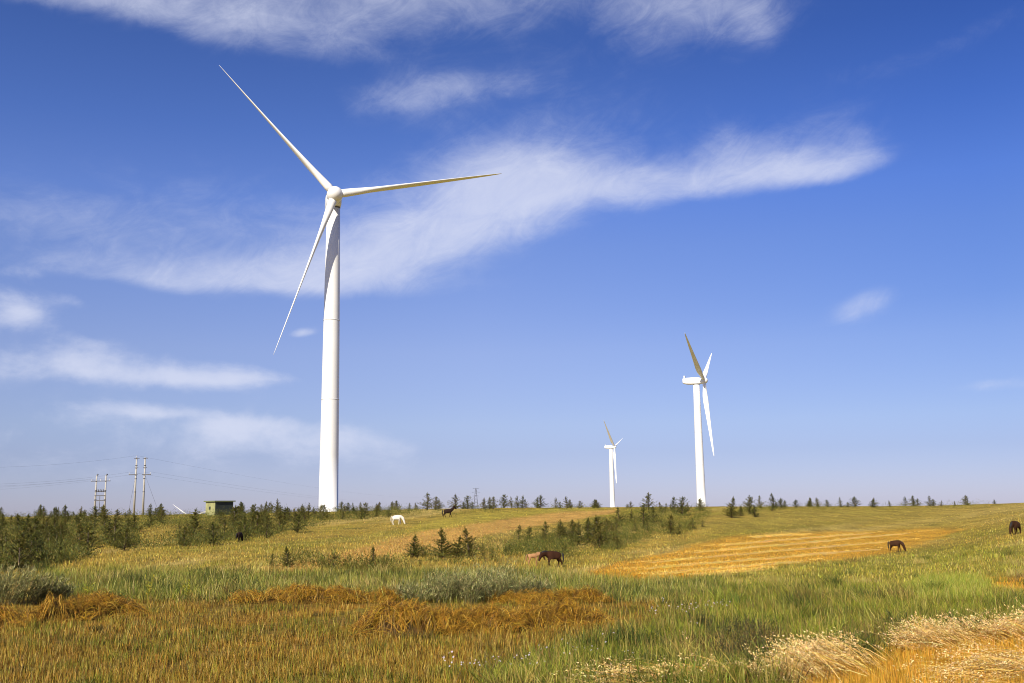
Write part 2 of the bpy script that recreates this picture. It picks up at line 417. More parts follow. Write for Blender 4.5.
def build_ground():
    xs = np.concatenate([-np.geomspace(2600, 130, 24), np.arange(-128, -40, 2.0), np.arange(-40, 40, .7), np.arange(40, 128, 2.0), np.geomspace(130, 2600, 24)])
    ys = np.concatenate([[-400, -150, -60, -30, -10], np.arange(0, 14, 2), np.arange(14, 60, .5), np.arange(60, 240, 1.2), np.geomspace(242, 5200, 60)])
    X, Y = np.meshgrid(xs, ys); x = X.ravel(); y = Y.ravel(); z = height(x, y)
    px, py = project(x, y, z); C = cover(px, py, x, y); nx = len(xs); ny = len(ys)
    i = np.arange(nx * ny).reshape(ny, nx); a, b, c, d = i[:-1, :-1].ravel(), i[:-1, 1:].ravel(), i[1:, 1:].ravel(), i[1:, :-1].ravel()
    T = np.concatenate([np.stack([a, b, c], 1), np.stack([a, c, d], 1)])
    m, nt, p = new_mat("ground"); p.inputs['Roughness'].default_value = .95; p.inputs['Specular IOR Level'].default_value = .1
    at = nt.nodes.new('ShaderNodeAttribute'); at.attribute_name = "tint"; tcn = nt.nodes.new('ShaderNodeTexCoord')
    c0 = at.outputs['Color']
    for sc, lo, hi, st in ((.35, .72, 1.25, (1, .5, 1)), (2.2, .7, 1.28, (1, .6, 1)), (11, .6, 1.35, (1, 1, 1))):
        mp = nt.nodes.new('ShaderNodeMapping'); mp.inputs['Scale'].default_value = st; nt.links.new(tcn.outputs['Object'], mp.inputs[0])
        n = nt.nodes.new('ShaderNodeTexNoise'); n.inputs['Scale'].default_value = sc; n.inputs['Detail'].default_value = 7; nt.links.new(mp.outputs[0], n.inputs['Vector'])
        r = nt.nodes.new('ShaderNodeMapRange'); r.inputs[1].default_value = .3; r.inputs[2].default_value = .7; r.inputs[3].default_value = lo; r.inputs[4].default_value = hi
        nt.links.new(n.outputs[0], r.inputs[0]); mu = nt.nodes.new('ShaderNodeVectorMath'); mu.operation = 'SCALE'
        nt.links.new(c0, mu.inputs[0]); nt.links.new(r.outputs[0], mu.inputs['Scale']); c0 = mu.outputs[0]
    nt.links.new(c0, p.inputs['Base Color'])
    bp = nt.nodes.new('ShaderNodeBump'); bp.inputs['Strength'].default_value = .8; bp.inputs['Distance'].default_value = .25
    nb = nt.nodes.new('ShaderNodeTexNoise'); nb.inputs['Scale'].default_value = 3; nb.inputs['Detail'].default_value = 8; nt.links.new(tcn.outputs['Object'], nb.inputs['Vector'])
    nt.links.new(nb.outputs[0], bp.inputs['Height']); nt.links.new(bp.outputs[0], p.inputs['Normal'])
    me = np_mesh("ground", np.stack([x, y, z], 1), T, C, m); me.polygons.foreach_set("use_smooth", [True] * len(me.polygons))
    tag(link("ground", me), "rolling farmland of stubble, pasture and golden field rising to a low ridge", "ground", kind="structure")


build_ground()

# ------------------------------------------------------------------ blades (grass, stubble, straw)


def blades(P, D, L, W, bend, C, seg=3, side=None, droop=0.0, tipc=1.15, rootc=1.0):
    """N strips from points P along unit directions D; returns V, T, C"""
    n = len(P); t = np.linspace(0, 1, seg + 1)
    yaw = rng.uniform(0, 2 * np.pi, n)
    if side is None: side = np.stack([np.cos(yaw), np.sin(yaw), np.zeros(n)], 1)
    S = side - D * np.sum(side * D, 1)[:, None]; S /= np.linalg.norm(S, axis=1)[:, None] + 1e-9
    by = rng.uniform(0, 2 * np.pi, n); B = np.stack([np.cos(by), np.sin(by), -.35 * np.ones(n)], 1)
    L = np.broadcast_to(L, (n,)); W = np.broadcast_to(W, (n,)); bend = np.broadcast_to(bend, (n,))
    V = []; cc = []
    for k, s in enumerate(t):
        c = P + D * (L * s)[:, None] + B * (L * bend * s * s)[:, None]
        c[:, 2] -= droop * L * s * s
        w = W * (1 - s) ** .7 * .5 if k < seg else W * 0
        col = C * (rootc + (tipc - rootc) * s)  # roots painted darker, putting shade near the ground into the blade colour
        if k < seg: V += [c - S * w[:, None], c + S * w[:, None]]; cc += [col, col]
        else: V += [c]; cc += [col]
    m = 2 * seg + 1; V = np.stack(V, 1).reshape(-1, 3); cc = np.stack(cc, 1).reshape(-1, 3)
    f = []
    for k in range(seg - 1): a = 2 * k; f += [(a, a + 1, a + 3), (a, a + 3, a + 2)]
    f += [(2 * seg - 2, 2 * seg - 1, 2 * seg)]
    T = (np.arange(n) * m)[:, None, None] + np.array(f)[None]
    return V, T.reshape(-1, 3), np.clip(cc, 0, 1)


def join(parts):
    V = []; T = []; C = []; b = 0
    for v, t, c in parts: V.append(v); T.append(t + b); C.append(c); b += len(v)
    return np.concatenate(V), np.concatenate(T), np.concatenate(C)


def updir(n, spread, lean=(0, 0)):
    a = rng.uniform(0, 2 * np.pi, n); r = np.abs(rng.normal(0, spread, n))
    d = np.stack([np.cos(a) * r + lean[0], np.sin(a) * r + lean[1], np.ones(n)], 1); return d / np.linalg.norm(d, axis=1)[:, None]


def scatter(n, poly, margin=2.0, rows=None, power=1.0, reject=None):
    """random points on the land inside an outline"""
    P = np.array(poly, float); lo = P.min(0); hi = P.max(0); lo = np.maximum(lo, (-240, 500)); hi = np.minimum(hi, (1270, 710)); out = []
    tot = 0
    while tot < n:
        c = rng.uniform(lo[0], hi[0], n * 2); r = rng.uniform(lo[1], hi[1], n * 2)
        k = rng.random(n * 2) < np.clip(.5 + sdist(c, r, poly) / (2 * margin + 1e-6), 0, 1)
        c = c[k]; r = r[k]; x, y, z = on_land(c, r); k = ~np.isnan(z); 
        if reject is not None: k &= ~reject(c, r, x, y)
        out.append(np.stack([c[k], r[k], x[k], y[k], z[k]], 1)); tot += k.sum()
    return np.concatenate(out)[:n]


def jitter(C, v=.25, h=.08):
    return np.clip(C * (1 + rng.normal(0, v, (len(C), 1))) * (1 + rng.normal(0, h, (len(C), 3))), .005, .95)


def pick(n, cols, w):
    w = np.array(w, float); return np.array(cols)[rng.choice(len(cols), n, p=w / w.sum())]


def stuff(name, parts, mat, label, cat):
    V, T, C = join(parts); return tag(link(name, np_mesh(name, V, T, C, mat)), label, cat, kind="stuff")


def field_stuff():
    # brown flax-coloured stubble of the near field
    q = scatter(92000, Z_STUBBLE, 8, reject=lambda c, r, x, y: (fbm(x / .7, y / .9, 42, 3) > .56) & (rng.random(len(x)) < .75)); x, y = q[:, 2], q[:, 3]; n = len(q)
    patch = fbm(x / 2.2, y / 2.2, 40); big = fbm(x / 7, y / 5, 41)
    C = pick(n, [(.40, .23, .045), (.50, .33, .09), (.24, .125, .025), (.28, .235, .04), (.60, .43, .16)], [4, 3, 3.2, 2.6, 1.2])
    gr = (patch + .4 * (big - .5) > .60) & (rng.random(n) < .65)
    C[gr] = pick(gr.sum(), [(.20, .20, .035), (.26, .25, .04), (.13, .14, .03)], [3, 2, 2])
    L = rng.uniform(.12, .30, n) * (.75 + .6 * patch)
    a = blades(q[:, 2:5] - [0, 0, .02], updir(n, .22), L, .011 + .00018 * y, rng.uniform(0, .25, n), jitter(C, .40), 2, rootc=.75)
    k = rng.random(n) < .05; m = k.sum()
    b = blades(q[k, 2:5], updir(m, .15), rng.uniform(.3, .5, m), .012, rng.uniform(0, .3, m), jitter(pick(m, [(.50, .36, .14), (.36, .32, .06)], [1, 1]), .2), 3)
    stuff("stubble", [a, b], M_STRAW, "brown and rust coloured stubble with green weeds across the near field", "stubble")
    # lush green grass between stubble and cut oats
    q = scatter(80000, Z_GREEN, 7, reject=lambda c, r, x, y: sdist(c, r, Z_OATS) > 4); x, y = q[:, 2], q[:, 3]; n = len(q); patch = fbm(x / 1.8, y / 1.8, 50); big = fbm(x / 5, y / 4, 51)
    C = pick(n, [(.22, .24, .028), (.30, .295, .038), (.09, .11, .02), (.40, .34, .07), (.50, .39, .13)], [4, 3, 3.4, 2, 1.3])
    dry = (big > .56) & (rng.random(n) < .45); C[dry] = pick(dry.sum(), [(.34, .25, .08), (.22, .16, .06), (.26, .22, .05)], [2, 1, 2])
    tuft = vnoise(x / .55, y / .8, 52); C = C * (.62 + .75 * tuft)[:, None]
    brn = (fbm(x / 1.4, y / 1.6, 53) > .60) & (rng.random(n) < .5); C[brn] = pick(brn.sum(), [(.20, .13, .05), (.13, .09, .035), (.30, .21, .09)], [2, 2, 1])
    L = rng.uniform(.20, .52, n) * (.35 + 1.0 * patch + .35 * tuft); la = vnoise(x / 1.1, y / 1.1, 54) * 6.3
    dd = updir(n, .3); dd[:, 0] += .28 * np.cos(la) - .06; dd[:, 1] += .2 * np.sin(la); dd /= np.linalg.norm(dd, axis=1)[:, None]
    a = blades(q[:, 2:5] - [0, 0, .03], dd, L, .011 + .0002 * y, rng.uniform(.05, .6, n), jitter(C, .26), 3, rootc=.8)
    k = rng.random(n) < .035; m = k.sum()
    b = blades(q[k, 2:5], updir(m, .14), rng.uniform(.5, .85, m), .016, rng.uniform(0, .2, m), jitter(pick(m, [(.50, .38, .16), (.32, .22, .09), (.36, .36, .08)], [2, 2, 1]), .2), 3)
    a = join([a, b])
    stuff("meadow_grass", [a], M_GRASS, "long green grass growing between the stubble and the cut oats", "grass")
    # tall uncut strip along the far edge of the field
    q = scatter(42000, Z_STRIP, 4); x, y = q[:, 2], q[:, 3]; n = len(q); patch = fbm(x / 2.5, y / 1.8, 60)
    C = pick(n, [(.22, .235, .04), (.28, .28, .055), (.12, .135, .03), (.42, .36, .11), (.48, .37, .15)], [4, 3, 3, 2.2, 1.4])
    big = fbm(x / 6, y / 2.5, 61); C[(big > .55)] *= np.array([1.25, 1.12, 1.2]); drk = (vnoise(x / 1.6, y / 1.2, 62) > .62) & (rng.random(n) < .6); C[drk] = pick(drk.sum(), [(.10, .105, .03), (.07, .085, .03), (.16, .13, .05)], [2, 2, 1])
    L = rng.uniform(.2, .62, n) * (.25 + .9 * patch + .5 * big)
    k = rng.random(n) < .06; L[k] *= 1.7; C[k] = pick(k.sum(), [(.50, .42, .20), (.40, .32, .10)], [1, 1])
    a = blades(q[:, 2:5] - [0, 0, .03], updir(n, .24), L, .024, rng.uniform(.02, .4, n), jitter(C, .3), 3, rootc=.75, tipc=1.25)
    stuff("tall_grass", [a], M_GRASS, "uncut strip of tall yellow green grass along the far edge of the stubble", "grass")
    # bank and slopes
    def bad(c, r, x, y):
        return (sdist(c, r, Z_GOLD) > 0) | (sdist(c, r, Z_STRIP) > 3) | (sdist(c, r, Z_STUBBLE) > 0) | (sdist(c, r, Z_ORANGE) > 1) | (sdist(c, r, Z_GREEN) > 4) | (sdist(c, r, Z_GOLD2) > 0)
    q = scatter(110000, [(-230, 502), (1260, 496), (1260, 606), (-230, 606)], 1, reject=bad); x, y = q[:, 2], q[:, 3]; n = len(q)
    C = cover(q[:, 0], q[:, 1], x, y) * 1.2; patch = fbm(x / 4, y / 4, 70)
    C = C * np.where(rng.random(n) < .3, 1.4, 1.0)[:, None] * (.72 + .6 * vnoise(x / 1.5, y / 2.5, 71))[:, None]; k = rng.random(n) < .2; C[k] = np.array([.48, .38, .16])
    L = rng.uniform(.14, .38, n) * (.5 + .9 * patch) * np.clip(1.5 - y / 150, .55, 1.1)
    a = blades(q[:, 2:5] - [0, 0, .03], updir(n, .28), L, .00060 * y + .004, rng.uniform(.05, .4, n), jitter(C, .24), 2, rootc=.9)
    stuff("pasture_grass", [a], M_GRASS, "dry olive and straw coloured pasture grass over the slopes up to the ridge", "grass")
    # golden field straw and orange plot
    q = np.concatenate([scatter(24000, Z_GOLD, 2), scatter(2500, Z_GOLD2, 2)]); n = len(q); C = cover(q[:, 0], q[:, 1], q[:, 2], q[:, 3]) * 1.1
    a = blades(q[:, 2:5] - [0, 0, .02], updir(n, .4), rng.uniform(.08, .2, n), .05, .2, jitter(C, .18), 1)
    stuff("golden_stubble", [a], M_STRAW, "short golden stubble on the harvested field right of the mare", "stubble")
    q = scatter(12000, Z_ORANGE, 2); n = len(q); C = pick(n, [(.52, .33, .13), (.46, .27, .09), (.30, .25, .08), (.56, .42, .20)], [3, 2.4, 1, 1])
    a = blades(q[:, 2:5] - [0, 0, .02], updir(n, .4), rng.uniform(.08, .22, n), .06, .2, jitter(C, .2), 1)
    stuff("rusty_stubble", [a], M_STRAW, "rust orange stubble on the narrow plot below the grazing white horse", "stubble")
    # upright golden oat stubble in the corner
    q = scatter(30000, Z_OATS, 5); n = len(q)
    C = pick(n, [(.55, .32, .06), (.62, .42, .12), (.44, .24, .045), (.34, .26, .05)], [4, 3, 2, 1])
    a = blades(q[:, 2:5] - [0, 0, .02], updir(n, .14), rng.uniform(.18, .42, n), .014, rng.uniform(0, .2, n), jitter(C, .2), 2, rootc=.8)
    stuff("oat_stubble", [a], M_STRAW, "upright golden oat stubble around the cut oats", "stubble")
    # lush pale tussocks
    q = scatter(6000, Z_LUSH, 5); n = len(q)
    C = pick(n, [(.30, .33, .06), (.38, .37, .10), (.22, .27, .04), (.46, .42, .18)], [3, 2, 2, 1])
    a = blades(q[:, 2:5] - [0, 0, .03], updir(n, .3), rng.uniform(.3, .65, n), .025, rng.uniform(.1, .5, n), jitter(C, .2), 3)
    stuff("pale_grass", [a], M_GRASS, "bright yellow green tussocky grass on the bank above the cut oats", "grass")


def weed_tufts():
    parts = []
    for zone, cnt, hts, wid, cols, wts in (
        (Z_GREEN, 150, (.45, 1.0), .36, [(.07, .095, .025), (.14, .18, .03), (.40, .33, .12), (.16, .11, .05), (.27, .29, .05)], [4, 3, 2, 2.5, 2]),
        (Z_BANK, 90, (.3, .7), .35, [(.46, .38, .17), (.13, .14, .035), (.30, .28, .07), (.20, .14, .06)], [3, 3, 2, 1]),
        (Z_STRIP, 120, (.4, .95), .40, [(.06, .08, .025), (.12, .14, .04), (.46, .38, .18), (.25, .27, .06), (.17, .12, .05)], [4, 3, 3, 2, 2]),
        (Z_STUBBLE, 130, (.12, .34), .28, [(.13, .15, .03), (.22, .22, .04), (.10, .08, .03), (.30, .20, .06)], [3, 3, 2, 2])):
        q = scatter(cnt, zone, 4)
        for c in q:
            m = int(rng.integers(60, 170)); xy = c[2:4] + rng.normal(0, wid * rng.uniform(.5, 1.2), (m, 2)) * [1.3, .8]
            h = rng.uniform(*hts); col = np.tile(np.array(cols[rng.choice(len(cols), p=np.array(wts) / sum(wts))]), (m, 1))
            P = np.column_stack([xy, height(xy[:, 0], xy[:, 1]) - .03])
            parts.append(blades(P, updir(m, rng.uniform(.2, .6), rng.normal(0, .15, 2)), h * rng.uniform(.45, 1.1, m), rng.uniform(.014, .034), rng.uniform(.1, .7, m), jitter(col, .25), 3, rootc=.9))
    stuff("weeds", parts, M_GRASS, "mixed weed tufts, dark green, brown and straw coloured, scattered through grass and stubble", "weeds")


field_stuff()
weed_tufts()

# ------------------------------------------------------------------ hay rows and cut oats


def hay_row(path, width, hgt, n, label, seed):
    """a raked row of drying hay: mound plus long strands lying over it"""
    pts = [spot(*p) for p in path]; A = np.array([[p.x, p.y] for p in pts]); org = Vector((float(A[:, 0].mean()), float(A[:, 1].mean()), 0)); org.z = float(height(org.x, org.y))
    seglen = np.r_[0, np.cumsum(np.linalg.norm(np.diff(A, axis=0), axis=1))]; tot = seglen[-1]
    def centre(s): return np.stack([np.interp(s, seglen, A[:, 0]), np.interp(s, seglen, A[:, 1])], 1)
    def crown(s, w):
        k = np.clip(1.9 * fbm(s / 1.0 + seed, s * 0 + seed, seed, 3) - .35, .07, 1.4); e = np.clip(np.minimum(s, tot - s) / .9, 0, 1) ** .6
        prof = np.clip(1 - (np.abs(w) / (width * .5 * (.65 + .7 * vnoise(s / .9, s * 0, seed + 5)))) ** 2, 0, 1) ** .7
        lump = .55 + .75 * fbm(s / .6, w / .5, seed + 9, 3)
        return hgt * k * e * prof * lump
    d0 = (A[-1] - A[0]) / np.linalg.norm(A[-1] - A[0]); nrm = np.array([-d0[1], d0[0]])
    # core mound
    S = np.linspace(0, tot, max(24, int(tot / .22))); Wd = np.linspace(-width * .6, width * .6, 13)
    SS, WW = np.meshgrid(S, Wd, indexing='ij'); c = centre(SS.ravel()); xy = c + nrm * WW.ravel()[:, None]
    z = height(xy[:, 0], xy[:, 1]) - .05 + crown(SS.ravel(), WW.ravel()) * .92
    V = np.column_stack([xy, z]); i = np.arange(len(V)).reshape(len(S), len(Wd)); a, b, cc, d = i[:-1, :-1].ravel(), i[1:, :-1].ravel(), i[1:, 1:].ravel(), i[:-1, 1:].ravel()
    T = np.concatenate([np.stack([a, b, cc], 1), np.stack([a, cc, d], 1)])
    core = (V, T, jitter(np.tile(np.array([.075, .042, .012]), (len(V), 1)), .25))  # core far darker than the strands: shade of the gaps put into its colour
    # strands lying over the mound, combed in drifts
    nl = n // 18; lk = rng.integers(0, nl, n); ls = rng.uniform(0, tot, nl); lw = rng.normal(0, width * .25, nl)
    s = ls[lk] + rng.normal(0, .14, n); w = lw[lk] + rng.normal(0, .065, n)
    ang = (rng.normal(0, .75, nl) + (fbm(ls / 1.5, lw, seed + 3, 2) - .5) * 1.6)[lk] + rng.normal(0, .24, n) + (rng.random(n) < .15) * rng.normal(0, .9, n); llift = (rng.random(nl) ** 2 * .20)[lk]
    L = rng.uniform(.2, .7, n); t = np.linspace(-.5, .5, 5); VV = []; lift = rng.uniform(.0, .09, n) + (rng.random(n) < .14) * rng.uniform(.03, .24, n) + llift
    dx = np.cos(ang); dw = np.sin(ang); col = jitter(pick(n, [(.32, .185, .028), (.44, .27, .05), (.20, .11, .02), (.11, .06, .014), (.58, .41, .13)], [4, 3, 3, 3, 1]), .2)
    wd = rng.uniform(.003, .0065, n); CCs = []
    for k, tt in enumerate(t):
        sk = s + dx * L * tt; wk = w + dw * L * tt
        xy = centre(np.clip(sk, 0, tot)) + d0 * (sk - np.clip(sk, 0, tot))[:, None] + nrm * wk[:, None]
        zz = height(xy[:, 0], xy[:, 1]) + crown(np.clip(sk, 0, tot), wk) + lift * (1 - (2 * tt) ** 2 * .8) + .01
        hw = wd * (1 if 0 < k < 4 else .35)
        side = -d0 * dw[:, None] + nrm * dx[:, None]
        for sg in (-1, 1): VV.append(np.column_stack([xy + side * (sg * hw)[:, None], zz + (sg * hw * .6)])); CCs.append(col)
    V2 = np.stack(VV, 1).reshape(-1, 3); C2 = np.stack(CCs, 1).reshape(-1, 3); f = []
    for k in range(4): a = 2 * k; f += [(a, a + 1, a + 3), (a, a + 3, a + 2)]
    T2 = ((np.arange(n) * 10)[:, None, None] + np.array(f)[None]).reshape(-1, 3)
    V, T, C = join([core, (V2, T2, C2)])
    o = link("hay_row", np_mesh("hay_row", V - np.array(org), T, C, M_STRAW), loc=org)
    return tag(o, label, "hay row", "raked hay rows drying on the stubble")


hay_row([(-60, 627), (30, 624), (80, 618), (140, 614)], 1.8, .62, 14000, "long rust brown hay row in front of the grey sage at the field edge", 3)
hay_row([(236, 602), (300, 603), (345, 603), (408, 601)], 1.4, .40, 9500, "flat brown hay row along the tall grass, behind the largest hay row", 14)
hay_row([(358, 634), (420, 633), (480, 631), (540, 628), (604, 624)], 1.5, .60, 19000, "largest tangled brown hay row, in the middle of the stubble", 71)
hay_row([(492, 603), (540, 604), (605, 602)], 1.1, .26, 6500, "short brown hay row at the edge of the tall grass below the mare and foal", 35)


def oat_swath(base, n, lean, label, seed, spread=(.9, .6), lift=.4, length=(.8, 1.15), tilt=(.30, .80)):
    """cut oats lying over one another, all heads one way"""
    pts = [spot(*p) for p in base]; A = np.array([[p.x, p.y] for p in pts]); org = Vector((float(A[:, 0].mean()), float(A[:, 1].mean()), 0)); org.z = float(height(org.x, org.y))
    k = rng.uniform(0, len(A) - 1, n); i = np.minimum(k.astype(int), len(A) - 2); f = (k - i)[:, None]; xy = A[i] * (1 - f) + A[i + 1] * f
    xy = xy + np.column_stack([rng.normal(0, spread[0] * .4, n), rng.normal(0, spread[1] * .5, n)])
    l0 = lift * rng.random(n) ** 1.4 * (.5 + fbm(xy[:, 0] / .6, xy[:, 1] / .6, seed))
    P = np.column_stack([xy, height(xy[:, 0], xy[:, 1]) + l0])
    sh = max(8, n // 22); pk = np.minimum(((k / (len(A) - 1)) * sh + rng.normal(0, .8, n)).clip(0, sh - 1).astype(int), sh - 1)
    el = rng.uniform(*tilt, sh)[pk] + rng.normal(0, .09, n); az = math.atan2(lean[1], lean[0]) + rng.normal(0, .30, sh)[pk] + rng.normal(0, .12, n) + (rng.random(n) < .15) * rng.normal(0, .6, n); el = el + (rng.random(n) < .12) * rng.normal(0, .35, n)
    D = np.column_stack([np.cos(az) * np.cos(el), np.sin(az) * np.cos(el), np.sin(el)]); L = rng.uniform(*length, n) * rng.uniform(.8, 1.15, sh)[pk]
    C = jitter(pick(n, [(.70, .47, .13), (.76, .57, .23), (.60, .37, .08), (.40, .24, .06)], [3, 3, 3, 1]), .12)
    dro = .28
    st = blades(P, D, L, .015, rng.uniform(0, .06, n), C, 3, droop=dro, tipc=1.1, rootc=.85)
    # panicles: many small husks hanging round the last third of each stem
    m = 11; t = rng.uniform(.70, 1.03, (n, m)); c = P[:, None] + D[:, None] * (L[:, None] * t)[..., None]; c[..., 2] -= dro * L[:, None] * t * t
    c = c + rng.normal(0, .026, (n, m, 3)); c = c.reshape(-1, 3); q = len(c)
    hd = np.repeat(D, m, 0) * .9 + rng.normal(0, .38, (q, 3)); hd[:, 2] -= .25; hd /= np.linalg.norm(hd, axis=1)[:, None]
    hc = jitter(pick(q, [(.70, .52, .23), (.78, .62, .34), (.56, .38, .13)], [3, 2, 2]), .1)
    hk = blades(c, hd, rng.uniform(.034, .062, q), .028, .1, hc, 1)
    V, T, C = join([st, hk])
    o = link("cut_oats", np_mesh("cut_oats", V - np.array(org), T, C, M_STRAW), loc=org)
    return tag(o, label, "oat swath", "swaths of cut oats in the corner of the field")


LEAN = (-1, .28)
oat_swath([(800, 692), (835, 682), (868, 675)], 800, LEAN, "biggest pale swath of cut oats, fanned over dark weeds beside the green grass", 2, (.8, .4), .35, (.85, 1.25), (.38, .82))
oat_swath([(928, 656), (958, 650), (988, 645)], 560, LEAN, "pale swath of cut oats lying behind the golden stubble, heads over a dark weed", 4, (.7, .4), .32, (.8, 1.15), (.38, .8))
oat_swath([(1016, 647), (1040, 642), (1066, 638)], 420, LEAN, "small swath of cut oats farthest along the grass edge, cropped by the picture edge", 6)
oat_swath([(985, 694), (1015, 680), (1050, 674), (1090, 690)], 900, (-1, -.05), "rounded heap of cut oats ringed by golden stubble, cropped by the picture corner", 8, (1.2, .8), .42, tilt=(.05, .45))
oat_swath([(630, 697), (680, 696), (730, 694)], 300, (-1, .05), "low swath of cut oats, only its heads showing below the green grass", 9, tilt=(.2, .5))

# windrows on the golden field


def windrow(p0, p1, w, label):
    n = 26; c = np.linspace(p0[0], p1[0], n); r = np.linspace(p0[1], p1[1], n) + np.sin(np.linspace(0, 5, n) + p0[0]) * .35
    x, y, z = on_land(c, r); ok = ~np.isnan(z); x, y = x[ok], y[ok]; A = np.stack([x, y], 1); n = len(A)
    t = np.gradient(A, axis=0); t /= np.linalg.norm(t, axis=1)[:, None]; nr = np.stack([-t[:, 1], t[:, 0]], 1)
    ws = np.linspace(-1, 1, 7); V = []
    for k, q in enumerate(ws):
        wj = w * (.7 + .6 * rng.random(n)); xy = A + nr * (q * wj)[:, None]
        V.append(np.column_stack([xy, height(xy[:, 0], xy[:, 1]) - .04 + .13 * (1 - q * q) * (.5 + rng.random(n)) * np.minimum(1, np.minimum(np.arange(n), np.arange(n)[::-1]) / 4)]))
    V = np.stack(V, 1).reshape(-1, 3); i = np.arange(len(V)).reshape(n, 7); a, b, cc, d = i[:-1, :-1].ravel(), i[1:, :-1].ravel(), i[1:, 1:].ravel(), i[:-1, 1:].ravel()
    T = np.concatenate([np.stack([a, b, cc], 1), np.stack([a, cc, d], 1)]); core = (V, T, jitter(np.tile(np.array([.64, .46, .13]), (len(V), 1)), .15))
    m = 900; k = rng.integers(0, n, m); f = rng.uniform(-.5, .5, m); g = rng.normal(0, .5, m)
    st = A[k] + t[k] * (f * np.linalg.norm(A[1] - A[0]))[:, None] + nr[k] * (g * w)[:, None]
    P = np.column_stack([st, height(st[:, 0], st[:, 1]) + .02 + .10 * np.clip(1 - g * g, 0, 1)]); D = updir(m, 1.4)
    bl = blades(P, D, rng.uniform(.08, .22, m), .045, .2, jitter(np.tile(np.array([.68, .50, .16]), (m, 1)), .15), 1)
    V, T, C = join([core, bl]); o = np.array([A[:, 0].mean(), A[:, 1].mean(), 0]); o[2] = float(height(o[0], o[1]))
    ob = link("straw_windrow", np_mesh("straw_windrow", V - o, T, C, M_STRAW), loc=o)
    tag(ob, label, "straw row", "straw windrows on the golden field")


WROWS = [((750, 538), (810, 535)), ((705, 547), (880, 533)), ((672, 555), (930, 532)), ((636, 564), (915, 540)), ((622, 571), (890, 549)), ((642, 576), (820, 561)), ((690, 577), (770, 569))]
ORD = ["uppermost and shortest straw windrow at the top edge of the golden field", "second straw windrow from the top of the golden field", "third straw windrow from the top of the golden field",
       "middle straw windrow crossing the golden field towards the brown horse", "third straw windrow from the bottom of the golden field", "second straw windrow from the bottom of the golden field", "lowest straw windrow, along the grassy bottom edge of the golden field"]
for (a, b), lab in zip(WROWS, ORD): windrow(a, b, .42, lab)

# ------------------------------------------------------------------ wind turbines


def blade_mesh(Rr):
    """lofted blade along +Z: round root, widest at a fifth, slim tip; x = chord, y = thickness"""
    st = [(0.0, 1.7, 1.7, 0), (.03, 1.7, 1.7, 0), (.07, 1.75, 1.55, 2), (.12, 2.15, 1.25, 10), (.18, 2.55, .95, 13), (.25, 2.6, .75, 11), (.35, 2.3, .58, 8), (.5, 1.85, .40, 5), (.65, 1.45, .28, 3), (.8, 1.05, .19, 1), (.92, .68, .12, 0), (.98, .38, .07, 0), (1.0, .10, .03, 0)]
    n = 20; mb = MB(); vs = []
    for s, ch, th, tw in st:
        rd = max(0, 1 - s / .14)
        for k in range(n):
            g = 2 * math.pi * k / n; cx = math.cos(g); sy = math.sin(g)
            ax = (cx * .5 + .18) * ch; ay = sy * .5 * th * (1 + .45 * cx * -1)    # airfoil: thick leading edge at -x
            ax2 = cx * .5 * ch; ay2 = sy * .5 * th
            x = ax * (1 - rd) + ax2 * rd; y = ay * (1 - rd) + ay2 * rd
            t = R(tw); vs.append((x * math.cos(t) - y * math.sin(t), x * math.sin(t) + y * math.cos(t) - .2 * s * s, s * (Rr - 1.1) + 1.1))
    fs = []
    for i in range(len(st) - 1):
        for k in range(n): k2 = (k + 1) % n; fs.append((i * n + k, i * n + k2, (i + 1) * n + k2, (i + 1) * n + k))
    fs.append(tuple(range((len(st) - 1) * n, len(st) * n))); fs.append(tuple(range(n))[::-1]); mb.add(vs, fs)
    return mb.mesh("blade", M_WHITE)


M_TIP = plain("worn_edge", (.30, .30, .29), .5)


M_SEAM = plain('seam', (.66, .66, .66), .6)


